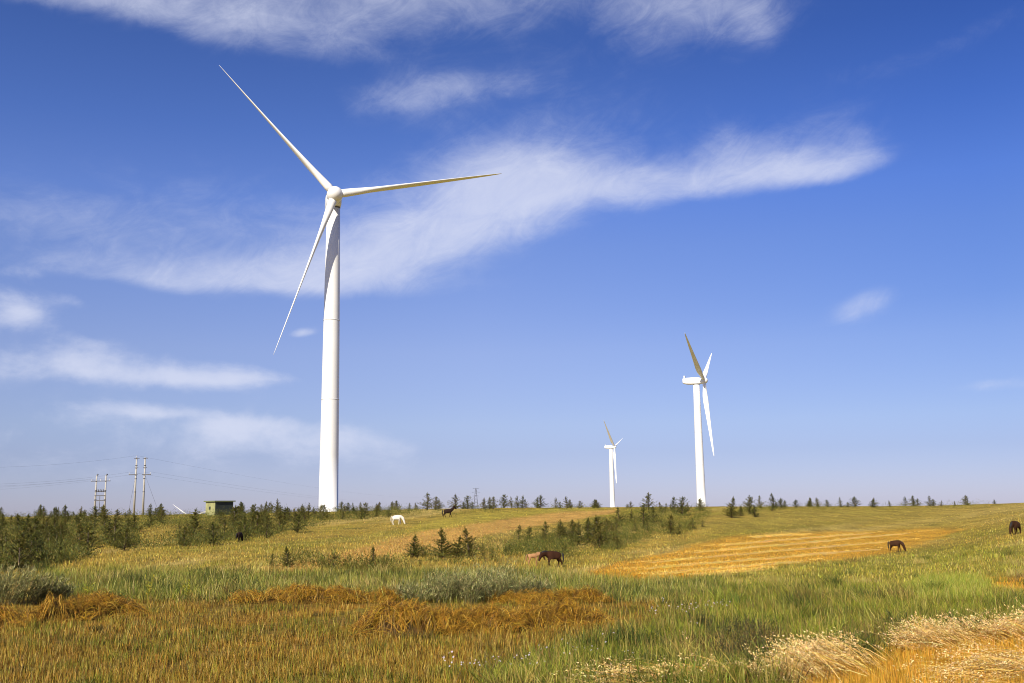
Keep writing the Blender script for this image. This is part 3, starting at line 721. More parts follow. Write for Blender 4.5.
def turbine(hub, yaw, phase, Rr, label, pitch=82, base_r=1.95):
    """hub = world point of the rotor centre; yaw 0 faces -Y"""
    tilt = R(5); axh = Vector((math.sin(yaw), -math.cos(yaw), 0)); OV = 3.9
    bx = hub - axh * OV; bz = float(height(np.array([bx.x]), np.array([bx.y]))[0]) - .15
    root = empty("wind_turbine", (bx.x, bx.y, bz), yaw); hh = hub.z - bz
    top = hh - 1.9; tw = MB(); zs = [0, .25, .25, top * .18, top * .36, top * .6, top * .82, top]; rs = [base_r + .25, base_r + .25, base_r, base_r * .96, base_r * .92, base_r * .855, base_r * .78, base_r * .70]
    tw.tube([(0, 0, z) for z in zs], rs, 40)
    t = tw.build("tower", M_WHITE, root)
    for fr in (.36, .62): 
        fl = MB(); rr = np.interp(top * fr, zs[2:], rs[2:]); fl.tube([(0, 0, top * fr - .09), (0, 0, top * fr + .09)], [rr + .03] * 2, 40); fl.build("flange", M_SEAM, t)
    yb = MB(); yb.tube([(0, 0, top - .02), (0, 0, top + .35)], [base_r * .72, base_r * .72], 32); yb.build("yaw_ring", M_STEEL, root)
    # nacelle: local front is -y
    nc = MB(); secs = [(-2.55, 1.25, 1.25, -.15), (-1.9, 1.55, 1.6, 0), (0, 1.65, 1.75, .05), (2.5, 1.65, 1.75, .1), (4.8, 1.55, 1.62, .2), (6.3, 1.35, 1.35, .35), (6.6, 1.1, 1.1, .4)]; vs = []; n = 28
    for y, hw, hz, dz in secs:
        for k in range(n):
            g = 2 * math.pi * k / n; c, s = math.cos(g), math.sin(g); e = .45
            vs.append((hw * math.copysign(abs(c) ** e, c), y, hh + dz - .05 + y * math.sin(-tilt) * .0 + hz * math.copysign(abs(s) ** e, s)))
    fs = [(i * n + k, i * n + (k + 1) % n, (i + 1) * n + (k + 1) % n, (i + 1) * n + k) for i in range(len(secs) - 1) for k in range(n)]
    fs += [tuple(range(n))[::-1], tuple(range((len(secs) - 1) * n, len(secs) * n))]; nc.add(vs, fs)
    nac = nc.build("nacelle", M_WHITE, root)
    cb = MB(); cb.box((0, 5.7, hh + 2.2), (2.2, .5, 1.3)); cb.build("cooler", M_WHITE, nac, smooth=False)
    # hub and spinner
    hb = MB(); pr = [(1.35, 1.45), (1.2, 1.6), (.3, 1.68), (-.5, 1.6), (-1.1, 1.35), (-1.55, .95), (-1.8, .5), (-1.88, .05)]
    hb.tube([(0, y, 0) for y, r in pr], [r for y, r in pr], 32)
    ho = hb.build("hub", M_WHITE, root, loc=(0, -OV, hh)); ho.rotation_euler = (-tilt, 0, 0)
    bm_ = blade_mesh(Rr)
    for k in range(3):
        a = phase + k * 2 * math.pi / 3
        b = link("blade", bm_, root, (0, -OV, hh))
        b.rotation_mode = 'QUATERNION'
        m = Matrix.Rotation(-tilt, 3, 'X') @ Matrix.Rotation(a, 3, 'Y') @ Matrix.Rotation(R(pitch), 3, 'Z')
        b.rotation_quaternion = m.to_quaternion()
    tag(root, label, "wind turbine", "wind turbines on the ridge"); return root


def hub_at(col, row, D):
    x, y, z = ray(col, row); return Vector((float(x / y * D), D, float(EYE + z / y * D)))


turbine(hub_at(335, 194.3, 200), R(14), R(78.2), 36.6, "tallest white wind turbine, behind the young conifers, three slim blades seen from the front")
turbine(hub_at(704, 380.5, 490), R(68), R(60), 37.6, "white wind turbine seen side on with a dark shaded upper blade, above the golden field", base_r=2.2)
turbine(hub_at(614.5, 447, 1035), R(68), R(72), 38.6, "smallest white wind turbine with its whole tower showing, far beyond the ridge", base_r=2.6)
turbine(hub_at(190, 517.5, 1700), R(20), R(-52), 36.0, "far wind turbine of which only two blades rise over the conifers left of the hut", pitch=12)

# ------------------------------------------------------------------ poles, wires, pylon, hut


def pole_pair(col, D, h, gap, transformer, label):
    b = at_depth(col, D); root = empty("power_pole", b, R(-6)); xs = (-gap / 2, gap / 2)
    for x in xs:
        p = MB(); p.tube([(x * 1.06, 0, -.3), (x, 0, h)], [.23, .15], 12); p.build("pole", M_CONC, root)
        for zz in (.86, .63, .40):
            r_ = MB(); r_.tube([(x, 0, h * zz - .07), (x, 0, h * zz + .07)], [.235, .235], 12); r_.build("clamp_band", M_STEEL, root)
    if transformer:
        for z, ov in ((h * .86, 1.2), (h * .60, .15), (h * .50, .1), (h * .38, .1)):
            c = MB(); c.box((0, -.2, z), (gap + 2 * ov, .16, .18)); c.build("crossarm", M_STEEL, root, smooth=False)
        for k in range(5):
            i = MB(); x = -gap / 2 + .35 + k * (gap - .7) / 4; i.tube([(x, -.3, h * .60), (x + .12, -.4, h * .66)], [.10, .06], 8); i.build("fuse", M_STEEL, root)
        d = MB(); d.tube([(0, -.2, -.2), (0, -.2, h * .5)], .07, 8); d.build("down_pipe", M_STEEL, root)
        ins = [(-gap / 2 - 1.0, h * .86), (0, h * .86), (gap / 2 + 1.0, h * .86)]
        for x in xs: k_ = MB(); k_.tube([(x, 0, h), (x + .3, 0, h + .25)], [.1, .2], 8); k_.build("pole_cap", M_STEEL, root)
    else:
        for x in xs:
            for z, w in ((h * .985, .75), (h * .82, .5)):
                c = MB(); c.box((x + .12, -.18, z), (w * 1.5, .12, .14)); c.build("crossarm", M_STEEL, root, smooth=False)
        for sx in (-1, 1):
            c = MB(); c.box((sx * (gap / 2 + .55), -.2, h * .70), (1.9, .16, .18)); c.build("crossarm", M_STEEL, root, smooth=False)
            g = MB(); g.tube([(sx * gap / 2, 0, h * .72), (sx * (gap / 2 + 2.6), 2.5, 0)], .02, 5); g.build("guy_wire", M_WIRE, root)
        ins = [(-gap / 2 - 1.4, h * .70), (-gap / 2, h * .99), (gap / 2 + 1.4, h * .70)]
    for x, z in ins:
        i = MB(); 
        for q in range(4): i.tube([(x, -.2, z + .1 + q * .11), (x, -.2, z + .16 + q * .11)], [.13, .06], 10)
        i.build("insulator", M_INSUL, root)
    tag(root, label, "power pole", "twin pole power supports"); return root, [root.matrix_basis @ Vector((x, -.2, z + .55)) for x, z in ins]


pa, ia = pole_pair(99, 235, 9.3, 2.3, True, "shorter twin concrete power pole with crossbars and switchgear between its posts")
pb, ib = pole_pair(138, 215, 12.1, 1.9, False, "taller twin concrete power pole standing above the conifers")


def wire(a, b, sag, label):
    n = 24; mb = MB(); o = a; pts = []
    for k in range(n + 1):
        t = k / n; p = a.lerp(b, t); p.z -= sag * 4 * t * (1 - t); pts.append(p - o)
    mb.tube(pts, .009, 5); tag(mb.build("power_line", M_WIRE, None, o), label, "power line", "power lines strung from the twin poles")


# lattice pylon far off
pyl = at_depth(476, 1100); pr = empty("lattice_pylon", pyl); lat = MB(); H_ = 27.0
W = lambda z: 2.3 * (1 - z / H_) + .45
lv = np.linspace(0, H_, 9)
for i in range(8):
    for sx, sy in ((-1, -1), (1, -1), (1, 1), (-1, 1)):
        a, b = W(lv[i]), W(lv[i + 1]); lat.tube([(sx * a, sy * a, lv[i]), (sx * b, sy * b, lv[i + 1])], .16, 5)
        tx, ty = -sy, sx; lat.tube([(sx * a, sy * a, lv[i]), (tx * b, ty * b, lv[i + 1])], .09, 4)
lat.build("lattice", M_STEEL, pr)
for z, w in ((26.5, 3.2), (22.5, 4.2), (18.5, 3.4)):
    c = MB(); c.tube([(-w, 0, z), (0, 0, z + .8), (w, 0, z)], .14, 5); c.build("crossarm", M_STEEL, pr)
tag(pr, "faint grey lattice pylon far off behind the ridge conifers", "pylon")
for k, nm in enumerate(("lower outer", "highest", "lower inner")):
    L_ = hub_at(-160, [480, 463, 484][k], 175); wire(L_, ib[k], 1.6, ["lowest wire running from the picture edge to the taller twin pole", "highest wire running from the picture edge to the taller twin pole", "middle wire running from the picture edge to the taller twin pole"][[2, 1, 0][k]])
    wire(ib[k], pyl + Vector(((-4, 3, 4)[k], 0, (22, 26, 22)[k])), 9, ["wire from the left arm of the taller twin pole off towards the pylon", "wire from the top of the taller twin pole off towards the pylon", "wire from the right arm of the taller twin pole off towards the pylon"][k])
    if k != 1: wire(ia[k], hub_at(-120, [487, 0, 491][k], 260), 1.2, ["wire from the left insulator of the shorter twin pole to the picture edge", "", "wire from the right insulator of the shorter twin pole to the picture edge"][k])

M_HUT = plain("green_render", (.31, .31, .14), .8, 0, .2, 1.2); M_HUTD = plain("dark_green_panel", (.035, .045, .035), .6, 0, .15, 3); M_HUTR = plain("roof_sheet", (.14, .16, .07), .7)
hb = at_depth(219, 190); hb.z = float(EYE + 190 * SL(517.5, 219)) - .1; hut = empty("hut", hb, R(49))
HX, HY, HZ = 3.9, 3.1, 3.0
w = MB(); w.box((0, 0, HZ / 2 - .4), (HX, HY, HZ + .8)); w.build("wall", M_HUT, hut, smooth=False)
for k in range(2):
    d = MB(); d.box(((k - .5) * HX * .49, -HY / 2 - .03, HZ * .52), (HX * .475, .07, HZ * .92))
    for q in range(9): d.box(((k - .5) * HX * .49 + (q - 4) * HX * .05, -HY / 2 - .07, HZ * .52), (.05, .03, HZ * .88))
    tag(d.build("door", M_HUTD, hut, smooth=False), "dark ribbed sheet door leaf")
wn_ = MB(); wn_.box((-HX / 2 - .02, .15, HZ * .62), (.06, .55, .55)); wn_.build("vent", M_HUTD, hut, smooth=False)
rf = MB(); rf.box((0, 0, HZ + .10), (HX + .6, HY + .6, .20)); rf.build("roof", M_HUTR, hut, smooth=False)
tag(hut, "small flat roofed yellow green hut with dark doors, half hidden by young conifers", "hut")

# ------------------------------------------------------------------ young conifers


def conifer_meshes(kind):
    H = 2.5; wid = {0: .95, 1: 1.1, 2: 1.25, 3: .85}[kind % 4] * rng.uniform(.9, 1.1)
    nw = int(rng.integers(13, 19)); st = []; Bp = []; Bd = []; Bl = []; tw = MB()
    lean = rng.normal(0, .06, 2); pw = rng.uniform(.55, 1.0); open_ = [.0, .12, .05, .25][kind % 4]
    for i in range(nw):
        f = (i + rng.random() * .6) / nw; z = H * (.02 + .95 * f ** 1.12)
        for b in range(int(rng.integers(5, 9))):
            if rng.random() < open_: continue
            a = rng.uniform(0, 2 * np.pi); ln = wid * ((1 - f) ** pw * (.75 + .25 * min(1, f * 5)) + .06) * rng.uniform(.35, 1.4); up = rng.uniform(.15, .55) + f * .55
            d = np.array([math.cos(a) * math.cos(up), math.sin(a) * math.cos(up), math.sin(up)]); o = np.array([lean[0] * z, lean[1] * z, z])
            tw.tube([o, o + d * ln], [.012 * (1 - f) + .005, .003], 4, False)
            m = int(8 + ln * 22); t = rng.uniform(.12, 1.02, m); p = o + d * (ln * t)[:, None]
            q = d * .75 + rng.normal(0, .55, (m, 3)); q[:, 2] += .12; q /= np.linalg.norm(q, axis=1)[:, None]
            Bp.append(p); Bd.append(q); Bl.append(rng.uniform(.09, .21, m) * (.8 + .4 * (1 - f)))
    m = 26; z = H * rng.uniform(.9, 1.04, m); Bp.append(np.column_stack([lean[0] * z, lean[1] * z, z])); q = rng.normal(0, .35, (m, 3)); q[:, 2] = 1; Bd.append(q / np.linalg.norm(q, axis=1)[:, None]); Bl.append(rng.uniform(.08, .16, m))
    P = np.concatenate(Bp); D = np.concatenate(Bd); L = np.concatenate(Bl); n = len(P)
    C = pick(n, [(.14, .14, .024), (.095, .105, .022), (.20, .18, .032), (.055, .065, .02), (.30, .24, .05)], [4, 3, 3, 1.5, 1.2])
    V, T, C = blades(P, D, L, rng.uniform(.035, .065, n), .1, jitter(C, .2), 1)
    crown = np_mesh("crown", V, T, C, M_NEEDLE)
    tk = MB(); tk.tube([(0, 0, -.15), (lean[0] * H * .4, lean[1] * H * .4, H * .4), (lean[0] * H, lean[1] * H, H * .98)], [.055, .035, .008], 7)
    tk.v += []; b0 = len(tk.v); tk.v += tw.v; tk.f += [tuple(i + b0 for i in f) for f in tw.f]; tk.c += tw.c
    return tk.mesh("trunk", M_BARK), crown


CON = [conifer_meshes(k) for k in range(14)]


def conifer(p, h, label, group, kind=None):
    k = int(rng.integers(0, len(CON))) if kind is None else kind
    r = empty("conifer", p, rng.uniform(0, 6.28)); s = h / 2.5; w_ = s * rng.uniform(1.15, 1.75); r.scale = (w_, w_, s)
    link("trunk", CON[k][0], r); link("crown", CON[k][1], r); return tag(r, label, "tree", group)


Z_WOOD = [(-120, 590), (0, 575), (30, 568), (75, 564), (95, 557), (135, 550), (200, 547), (245, 542), (285, 537), (322, 526), (345, 521), (402, 517), (402, 509), (330, 507), (-120, 513)]
Z_CLEAR = [(138, 531), (178, 530), (176, 544), (140, 547)]
n = 0; placed = []
while n < 190:
    D = rng.uniform(62, 205) if n % 5 < 3 else rng.uniform(62, 125); c = rng.uniform(-50, 402) if n % 5 < 3 else rng.uniform(225, 402) if n % 5 == 3 else rng.uniform(-50, 250)
    if n % 5 == 3: D = rng.uniform(95, 190)
    p = at_depth(c, D)
    px, py = project(np.array([p.x]), np.array([p.y]), np.array([p.z])); 
    if sdist(px, py, Z_WOOD)[0] < 0 or sdist(px, py, Z_CLEAR)[0] > 0: continue
    if any((p.x - a) ** 2 + (p.y - b) ** 2 < 1.7 for a, b in placed): continue
    if (318 < px[0] < 350 and D > 185) or (164 < px[0] < 208 and D > 112) or (208 <= px[0] < 238 and D > 150): continue
    placed.append((p.x, p.y)); n += 1
    h = float(np.clip(rng.normal(1.95, .38), 1.1, 2.8)) * (.8 if px[0] > 330 else 1)
    if px[0] < 130: lab = "young olive green conifer in the dense plantation below the twin power poles"
    elif px[0] < 250: lab = "young olive green conifer in the dense plantation around the green hut"
    elif px[0] < 336: lab = "young dark conifer in the plantation between the green hut and the tallest turbine's tower"
    else: lab = "small bushy conifer of the plantation between the tallest turbine and white horse"
    conifer(p, h, lab, "young conifers of the plantation on the slope")

q = scatter(105000, Z_WOOD, 2, reject=lambda c, r, x, y: (sdist(c, r, Z_CLEAR) > 0) | (fbm(x / 5, y / 5, 80) < .40)); x, y = q[:, 2], q[:, 3]; m = len(q); f_ = fbm(x / 2.2, y / 2.2, 81)
C = pick(m, [(.14, .14, .026), (.09, .10, .022), (.21, .19, .04), (.32, .26, .07)], [4, 3, 2.5, 1])
stuff("undergrowth", [blades(q[:, 2:5] + np.column_stack([np.zeros(m), np.zeros(m), rng.random(m) * 2.7 * np.clip(f_ - .17, 0, 1)]), updir(m, .7), rng.uniform(.12, .32, m), .055, .3, jitter(C, .22), 1)], M_NEEDLE, "low olive scrub and saplings between the conifers of the plantation", "undergrowth")

Z_MID = [(500, 558), (514, 543), (575, 531), (612, 520), (655, 509), (700, 508), (712, 514), (690, 533), (640, 540), (614, 552), (570, 557)]
Z_CREST = [(335, 522), (400, 517), (480, 512), (600, 509), (600, 506), (480, 507), (335, 510)]
Z_RIDGE_R = [(735, 518), (760, 511), (990, 507), (990, 503.5), (740, 506)]
Z_LOWER = [(262, 572), (300, 562), (375, 566), (420, 556), (492, 548), (500, 562), (440, 566), (380, 574)]
for zone, cnt, thr, lab in ((Z_MID, 42000, .41, "olive scrub and saplings around the mid slope conifer thicket"), (Z_RIDGE_R, 5000, .50, "low scrub under the spaced out conifers along the right hand skyline"), (Z_CREST, 9000, .45, "low scrub along the ridge left of the smallest turbine"), (Z_LOWER, 6000, .55, "sparse scrub around the single conifers above the grey sage")):
    q = scatter(cnt, zone, 3, reject=lambda c, r, x, y: fbm(x / 3.5, y / 5, 85) < thr); x, y = q[:, 2], q[:, 3]; m = len(q); f_ = fbm(x / 1.8, y / 2.2, 86)
    C = pick(m, [(.15, .15, .026), (.09, .10, .022), (.22, .20, .04), (.34, .28, .08)], [4, 3, 2.5, 1.2])
    stuff("scrub", [blades(q[:, 2:5] + np.column_stack([np.zeros(m), np.zeros(m), rng.random(m) * 2.3 * np.clip(f_ - .22, 0, 1)]), updir(m, .7), rng.uniform(.10, .28, m), .05, .3, jitter(C, .22), 1)], M_NEEDLE, lab, "undergrowth")


def ridge_spot(col, row):
    for k in range(24):
        p = spot(col, row + k * .5)
        if not math.isnan(p.x): return p
    return at_depth(col, 190)


def by_list(lst, label, group):
    for col, row, hp in lst:
        hp *= rng.uniform(.65, 1.2); p = ridge_spot(col + rng.normal(0, 3.2), row + rng.uniform(-.3, .5)); conifer(p, hp * p.y / 1000 * .98, label if isinstance(label, str) else label(col), group)


SKY_L = [(408, 511, 12), (418, 510, 10), (428, 510, 14), (437, 510, 16), (443, 509, 13), (455, 508, 13), (462, 508, 9), (468, 508, 11), (474, 508, 9), (480, 508, 12)]
SKY_M = [(484, 507, 9), (490, 507, 13), (496, 507, 11), (503, 507, 17), (510, 507, 14), (516, 507, 13), (522, 507, 13), (530, 507, 9), (537, 507, 13), (545, 507, 12), (553, 507, 13), (561, 507, 9), (567, 507, 13), (574, 507, 12), (581, 507, 10), (589, 507, 11), (597, 507, 8)]
SKY_G = [(604, 507, 7), (622, 507, 6), (630, 507, 9)]
SKY_C = [(656, 513, 14), (666, 512, 10), (677, 516, 19), (684, 512, 13), (690, 511, 10), (697, 511, 10), (711, 509, 11), (645, 510, 15), (661, 512, 9), (671, 513, 13)]
SKY_R = [(760, 508, 12), (765, 511, 7), (772, 508, 12), (779, 508, 5), (784, 508, 12), (789, 508, 9), (795, 508, 8), (800, 507, 8), (809, 507, 9), (815, 507, 9), (821, 507, 7)]
SKY_RR = [(831, 507, 6), (846, 507, 9), (852, 507, 7), (858, 507, 10), (872, 507, 9), (877, 507, 10), (888, 507, 9), (904, 506, 10), (909, 506, 9), (922, 506, 8), (931, 506, 11), (936, 506, 7), (945, 506, 6), (953, 506, 5), (966, 505, 9), (970, 505, 8), (991, 504, 4)]
by_list(SKY_L, "small conifer on the skyline between the tallest turbine and the lattice pylon", "conifers along the ridge")
by_list(SKY_M, "small conifer on the skyline between the lattice pylon and the smallest turbine", "conifers along the ridge")
by_list(SKY_G, "tiny conifer on the skyline beside the foot of the smallest turbine", "conifers along the ridge")
by_list(SKY_C, "conifer at the ridge around the foot of the side on turbine", "conifers along the ridge")
by_list(SKY_R, "small conifer on the skyline just right of the golden field's top edge trees", "conifers along the ridge")
by_list(SKY_RR, "small bushy conifer on the skyline at the right, spaced out above the brown horse", "conifers along the ridge")
MID = [(521, 540, 18), (532, 540, 18), (547, 541, 17), (553, 540, 20), (560, 541, 22), (574, 540, 22), (583, 541, 20), (593, 537, 18), (606, 546, 28), (598, 548, 16), (616, 545, 15), (611, 549, 13), (623, 523, 16), (631, 523, 18), (643, 525, 20), (654, 523, 20), (638, 531, 11),
       (566, 552, 9), (507, 553, 13), (497, 550, 9), (563, 546, 18), (570, 546, 18), (580, 545, 16), (588, 543, 18), (600, 540, 17), (612, 536, 16), (622, 534, 14), (604, 530, 13), (590, 531, 12), (615, 528, 13), (648, 530, 11), (578, 535, 14), (541, 543, 13), (664, 528, 12), (653, 532, 12), (515, 549, 8), (502, 556, 8)]
by_list(MID, "conifer in the thicket on the slope between the mare and the side on turbine", "conifers of the mid slope thicket")
by_list([(667, 535, 18), (679, 534, 14), (692, 529, 15), (705, 527, 9), (686, 530, 9)], "low conifer on the slope just below the foot of the side on turbine", "conifers of the mid slope thicket")
for (c, r, h), lab in zip([(413, 558, 20), (442, 559, 27), (456, 559, 20), (470, 559, 28), (482, 557, 13), (374, 570, 21), (350, 569, 12), (333, 569, 17), (288, 568, 19), (272, 568, 13), (731, 518, 19), (741, 516, 9), (750, 514, 17), (755, 517, 11), (420, 567, 6), (345, 569, 9), (492, 559, 9)], [
    "broad cone shaped conifer standing alone on the orange strip below the white horse", "tall dark conifer, left of a clump of three above the grey sage", "middle shorter conifer in the clump of three above the grey sage", "tallest conifer of the clump above the grey sage, on its right side",
    "low conifer hugging the right foot of the clump above the grey sage", "slim dark conifer in tall grass left of the lone broad conifer", "small conifer in the tall grass left of the slim dark conifer", "shaggy conifer in the tall grass under the tallest turbine", "thin pale conifer in the grass at the lower end of the orange strip", "small scruffy conifer beside the thin pale conifer in the grass",
    "dark bushy conifer standing clear above the golden field, right of the side on turbine", "low conifer crouched at the right foot of the dark bushy conifer", "tall conifer of a pair right of the dark bushy conifer", "short front conifer of the pair right of the dark bushy conifer", "tiny conifer seedling in grass below the lone broad conifer", "tiny conifer pressed against the shaggy one under the tallest turbine", "knee high conifer by itself in the grass left of the mare and foal"]):
    p = ridge_spot(c, r); conifer(p, h * p.y / 1000 * 1.04, lab, "single conifers on the slope", 0 if h > 18 else None)

# ------------------------------------------------------------------ horses


def skin_body(name, verts, edges, mat, parent):
    me = bpy.data.meshes.new(name + "_cage"); me.from_pydata([v[:3] for v in verts], edges, [])
    o = bpy.data.objects.new(name + "_cage", me); COL.objects.link(o)
    sm = o.modifiers.new("skin", 'SKIN'); o.modifiers.new("sub", 'SUBSURF').levels = 2
    me.skin_vertices.new() if not me.skin_vertices else None
    for i, v in enumerate(verts):
        ry = v[4] if len(v) > 4 else v[3]; me.skin_vertices[0].data[i].radius = (v[3], ry); me.skin_vertices[0].data[i].use_root = (i == 0)
    dg = bpy.context.evaluated_depsgraph_get(); dg.update()
    out = bpy.data.meshes.new_from_object(o.evaluated_get(dg)); out.name = name; out.materials.clear(); out.materials.append(mat)
    out.polygons.foreach_set("use_smooth", [True] * len(out.polygons))
    bpy.data.objects.remove(o); return link(name, out, parent)


def horse(p, heading, scale, head, coat, hair, label, cat="horse", foal=False, stride=0.0, turn=0.0):
    p = p - Vector((0, 0, .10)); root = empty("foal" if foal else "horse", p, heading); root.scale = (scale,) * 3
    Lg = 1.0
    V = [(-.45, 0, 1.08, .27, .30), (-.66, 0, 1.06, .19, .22), (-.05, 0, 1.00, .33, .35), (.34, 0, 1.03, .28, .34), (.55, 0, 1.14, .16, .22)]
    if foal: V = [(-.36, 0, 1.12, .19, .21), (-.52, 0, 1.10, .13, .15), (-.03, 0, 1.10, .20, .21), (.27, 0, 1.12, .18, .22), (.42, 0, 1.18, .12, .16)]
    E_ = [(0, 1), (0, 2), (2, 3), (3, 4)]
    nb = V[4]; hx = math.cos(turn); hy = math.sin(turn)
    if head == "graze": H_ = [(.24, -.26, .155), (.40, -.58, .105), (.44, -.72, .120), (.50, -.89, .082), (.545, -1.02, .064)]
    elif head == "low": H_ = [(.30, .02, .155), (.54, -.10, .105), (.58, -.23, .120), (.66, -.40, .085), (.72, -.54, .066)]
    else: H_ = [(.20, .22, .17), (.36, .46, .11), (.45, .39, .122), (.59, .24, .088), (.71, .11, .068)]
    pi = 4
    for dx, dz, r in H_:
        V.append((nb[0] + dx * hx, dx * hy, nb[2] + dz, r * (.8 if foal else 1), r * 1.15 * (.8 if foal else 1))); E_.append((pi, len(V) - 1)); pi = len(V) - 1
    poll = V[6]
    for sy in (-1, 1):
        V.append((poll[0] - .04, poll[1] + sy * .07, poll[2] + .13, .05)); E_.append((6, len(V) - 1)); V.append((poll[0] - .02, poll[1] + sy * .085, poll[2] + .27, .02)); E_.append((len(V) - 2, len(V) - 1))
    t = .72 if foal else 1.0; ww = .11 if foal else .15
    fx = V[3][0]; hx0 = V[0][0]
    for sy in (-1, 1):
        s = stride * sy
        ch = [(3, None), (fx + .02, sy * ww, .80, .10 * t), (fx + .03 + s * .10, sy * ww, .45, .056 * t), (fx + .02 + s * .16, sy * ww, .14, .038 * t), (fx + .06 + s * .17, sy * ww, .035, .055 * t)]
        pi = 3
        for q in ch[1:]: V.append(q); E_.append((pi, len(V) - 1)); pi = len(V) - 1
        ch = [(hx0 + .05, sy * ww, .80, .15 * t), (hx0 - .13 - s * .08, sy * ww, .47, .062 * t), (hx0 - .08 - s * .14, sy * ww, .14, .042 * t), (hx0 - .03 - s * .15, sy * ww, .035, .056 * t)]
        pi = 0
        for q in ch: V.append(q); E_.append((pi, len(V) - 1)); pi = len(V) - 1
    skin_body("body", V, E_, coat, root)
    tl = MB(); tb = V[1]; tl.tube([(tb[0] - .06, 0, tb[2] + .12), (tb[0] - .15, .02, tb[2] - .02), (tb[0] - .17, .03, tb[2] - .38), (tb[0] - .1, .02, tb[2] - (.55 if foal else .78))], [.04, .075, .07, .015], 8); tl.build("tail", hair, root)
    mn = MB(); A, B, Cc = Vector(V[3][:3]) + Vector((.02, 0, .27)), Vector(V[5][:3]) + Vector((-.02, 0, .12)), Vector(V[6][:3]) + Vector((-.02, 0, .12))
    if head in ("graze", "low"): B += Vector((.08, 0, 0)); Cc += Vector((.06, 0, 0))
    mn.tube([A, (A + B) / 2 + Vector((0, .03, .02)), B + Vector((0, .04, 0)), Cc + Vector((0, .03, 0))], [.03, .085, .085, .05], 8); mn.build("mane", hair, root)
    return tag(root, label, cat, "horses grazing on the slope")


HWHITE = plain("white_coat", (.66, .62, .54), .85, 0, .12, 3); HBAY = plain("bay_coat", (.040, .015, .007), .85, 0, .4, 2.5); HDARK = plain("dark_coat", (.024, .013, .009), .85, 0, .3, 3); HCHEST = plain("chestnut_coat", (.34, .18, .08), .85, 0, .25, 3); HBROWN = plain("brown_coat", (.042, .018, .008), .85, 0, .35, 3)
for m_ in (HWHITE, HBAY, HDARK, HCHEST, HBROWN): m_.node_tree.nodes['Principled BSDF'].inputs['Specular IOR Level'].default_value = .15
HBLACK = plain("black_hair", (.012, .010, .009), .6); HPALE = plain("pale_hair", (.66, .60, .48), .7); HCH = plain("chestnut_hair", (.30, .16, .07), .7)
horse(spot(397, 524.5), R(-8), .97, "graze", HWHITE, HPALE, "white horse grazing head down on the upper slope, right of the tallest turbine", stride=.5)
horse(spot(448, 517.5), R(12), 1.0, "up", HDARK, HBLACK, "dark horse walking with raised head below the skyline conifers", stride=1.0)
horse(spot(553.5, 567.5), R(200), .92, "low", HBAY, HBLACK, "dark bay mare with black mane, head lowered beside the orange foal", stride=.6, turn=.15)
pf = spot(533.5, 566.3); horse(pf, R(4), .74, "low", HCHEST, HCH, "pale orange chestnut foal standing close against the bay mare's head", "foal", True, .3)
horse(spot(896, 552), R(-42), .93, "graze", HBROWN, HBLACK, "brown horse grazing at the lower right edge of the golden field", stride=.4)
horse(spot(1016, 535), R(218), 1.0, "graze", HBROWN, HBLACK, "brown horse grazing on the open slope, cropped close to the picture's right edge", stride=.4)
horse(spot(239, 541.5), R(80), .72, "graze", HDARK, HBLACK, "nearly black horse half hidden at the edge of the plantation below the hut")

# ------------------------------------------------------------------ sage, weeds, flowers
def plant(name, p, h, w, nst, cols, wts, leaf, label, cat, group, lean=(0, 0), stemcol=(.18, .15, .08), nleaf=12, mat=None, start=.25):
    r = empty(name, p); a = rng.uniform(0, 2 * np.pi, nst); rad = w * .22 * np.sqrt(rng.random(nst)); P = np.column_stack([np.cos(a) * rad, np.sin(a) * rad, -.03 * np.ones(nst)])
    sp = rng.uniform(.05, 1.0, nst) * w * .55 / h; D = np.column_stack([np.cos(a) * sp + lean[0], np.sin(a) * sp + lean[1], np.ones(nst)]); D /= np.linalg.norm(D, axis=1)[:, None]
    L = h * rng.uniform(.6, 1.05, nst)
    stb = blades(P, D, L, .014, rng.uniform(0, .12, nst), jitter(np.tile(np.array(stemcol), (nst, 1)), .2), 3)
    link("stems", np_mesh("stems", *stb, M_GRASS), r)
    t = rng.uniform(start, 1.02, (nst, nleaf)); c = (P[:, None] + D[:, None] * (L[:, None] * t)[..., None]).reshape(-1, 3); q = len(c)
    d = np.repeat(D, nleaf, 0) * .9 + rng.normal(0, .5, (q, 3)); d /= np.linalg.norm(d, axis=1)[:, None]
    lv = blades(c, d, rng.uniform(*leaf[:2], q), leaf[2], .2, jitter(pick(q, cols, wts), .16), 2)
    link("foliage", np_mesh("foliage", *lv, mat or M_GRASS), r)
    return tag(r, label, cat, group)


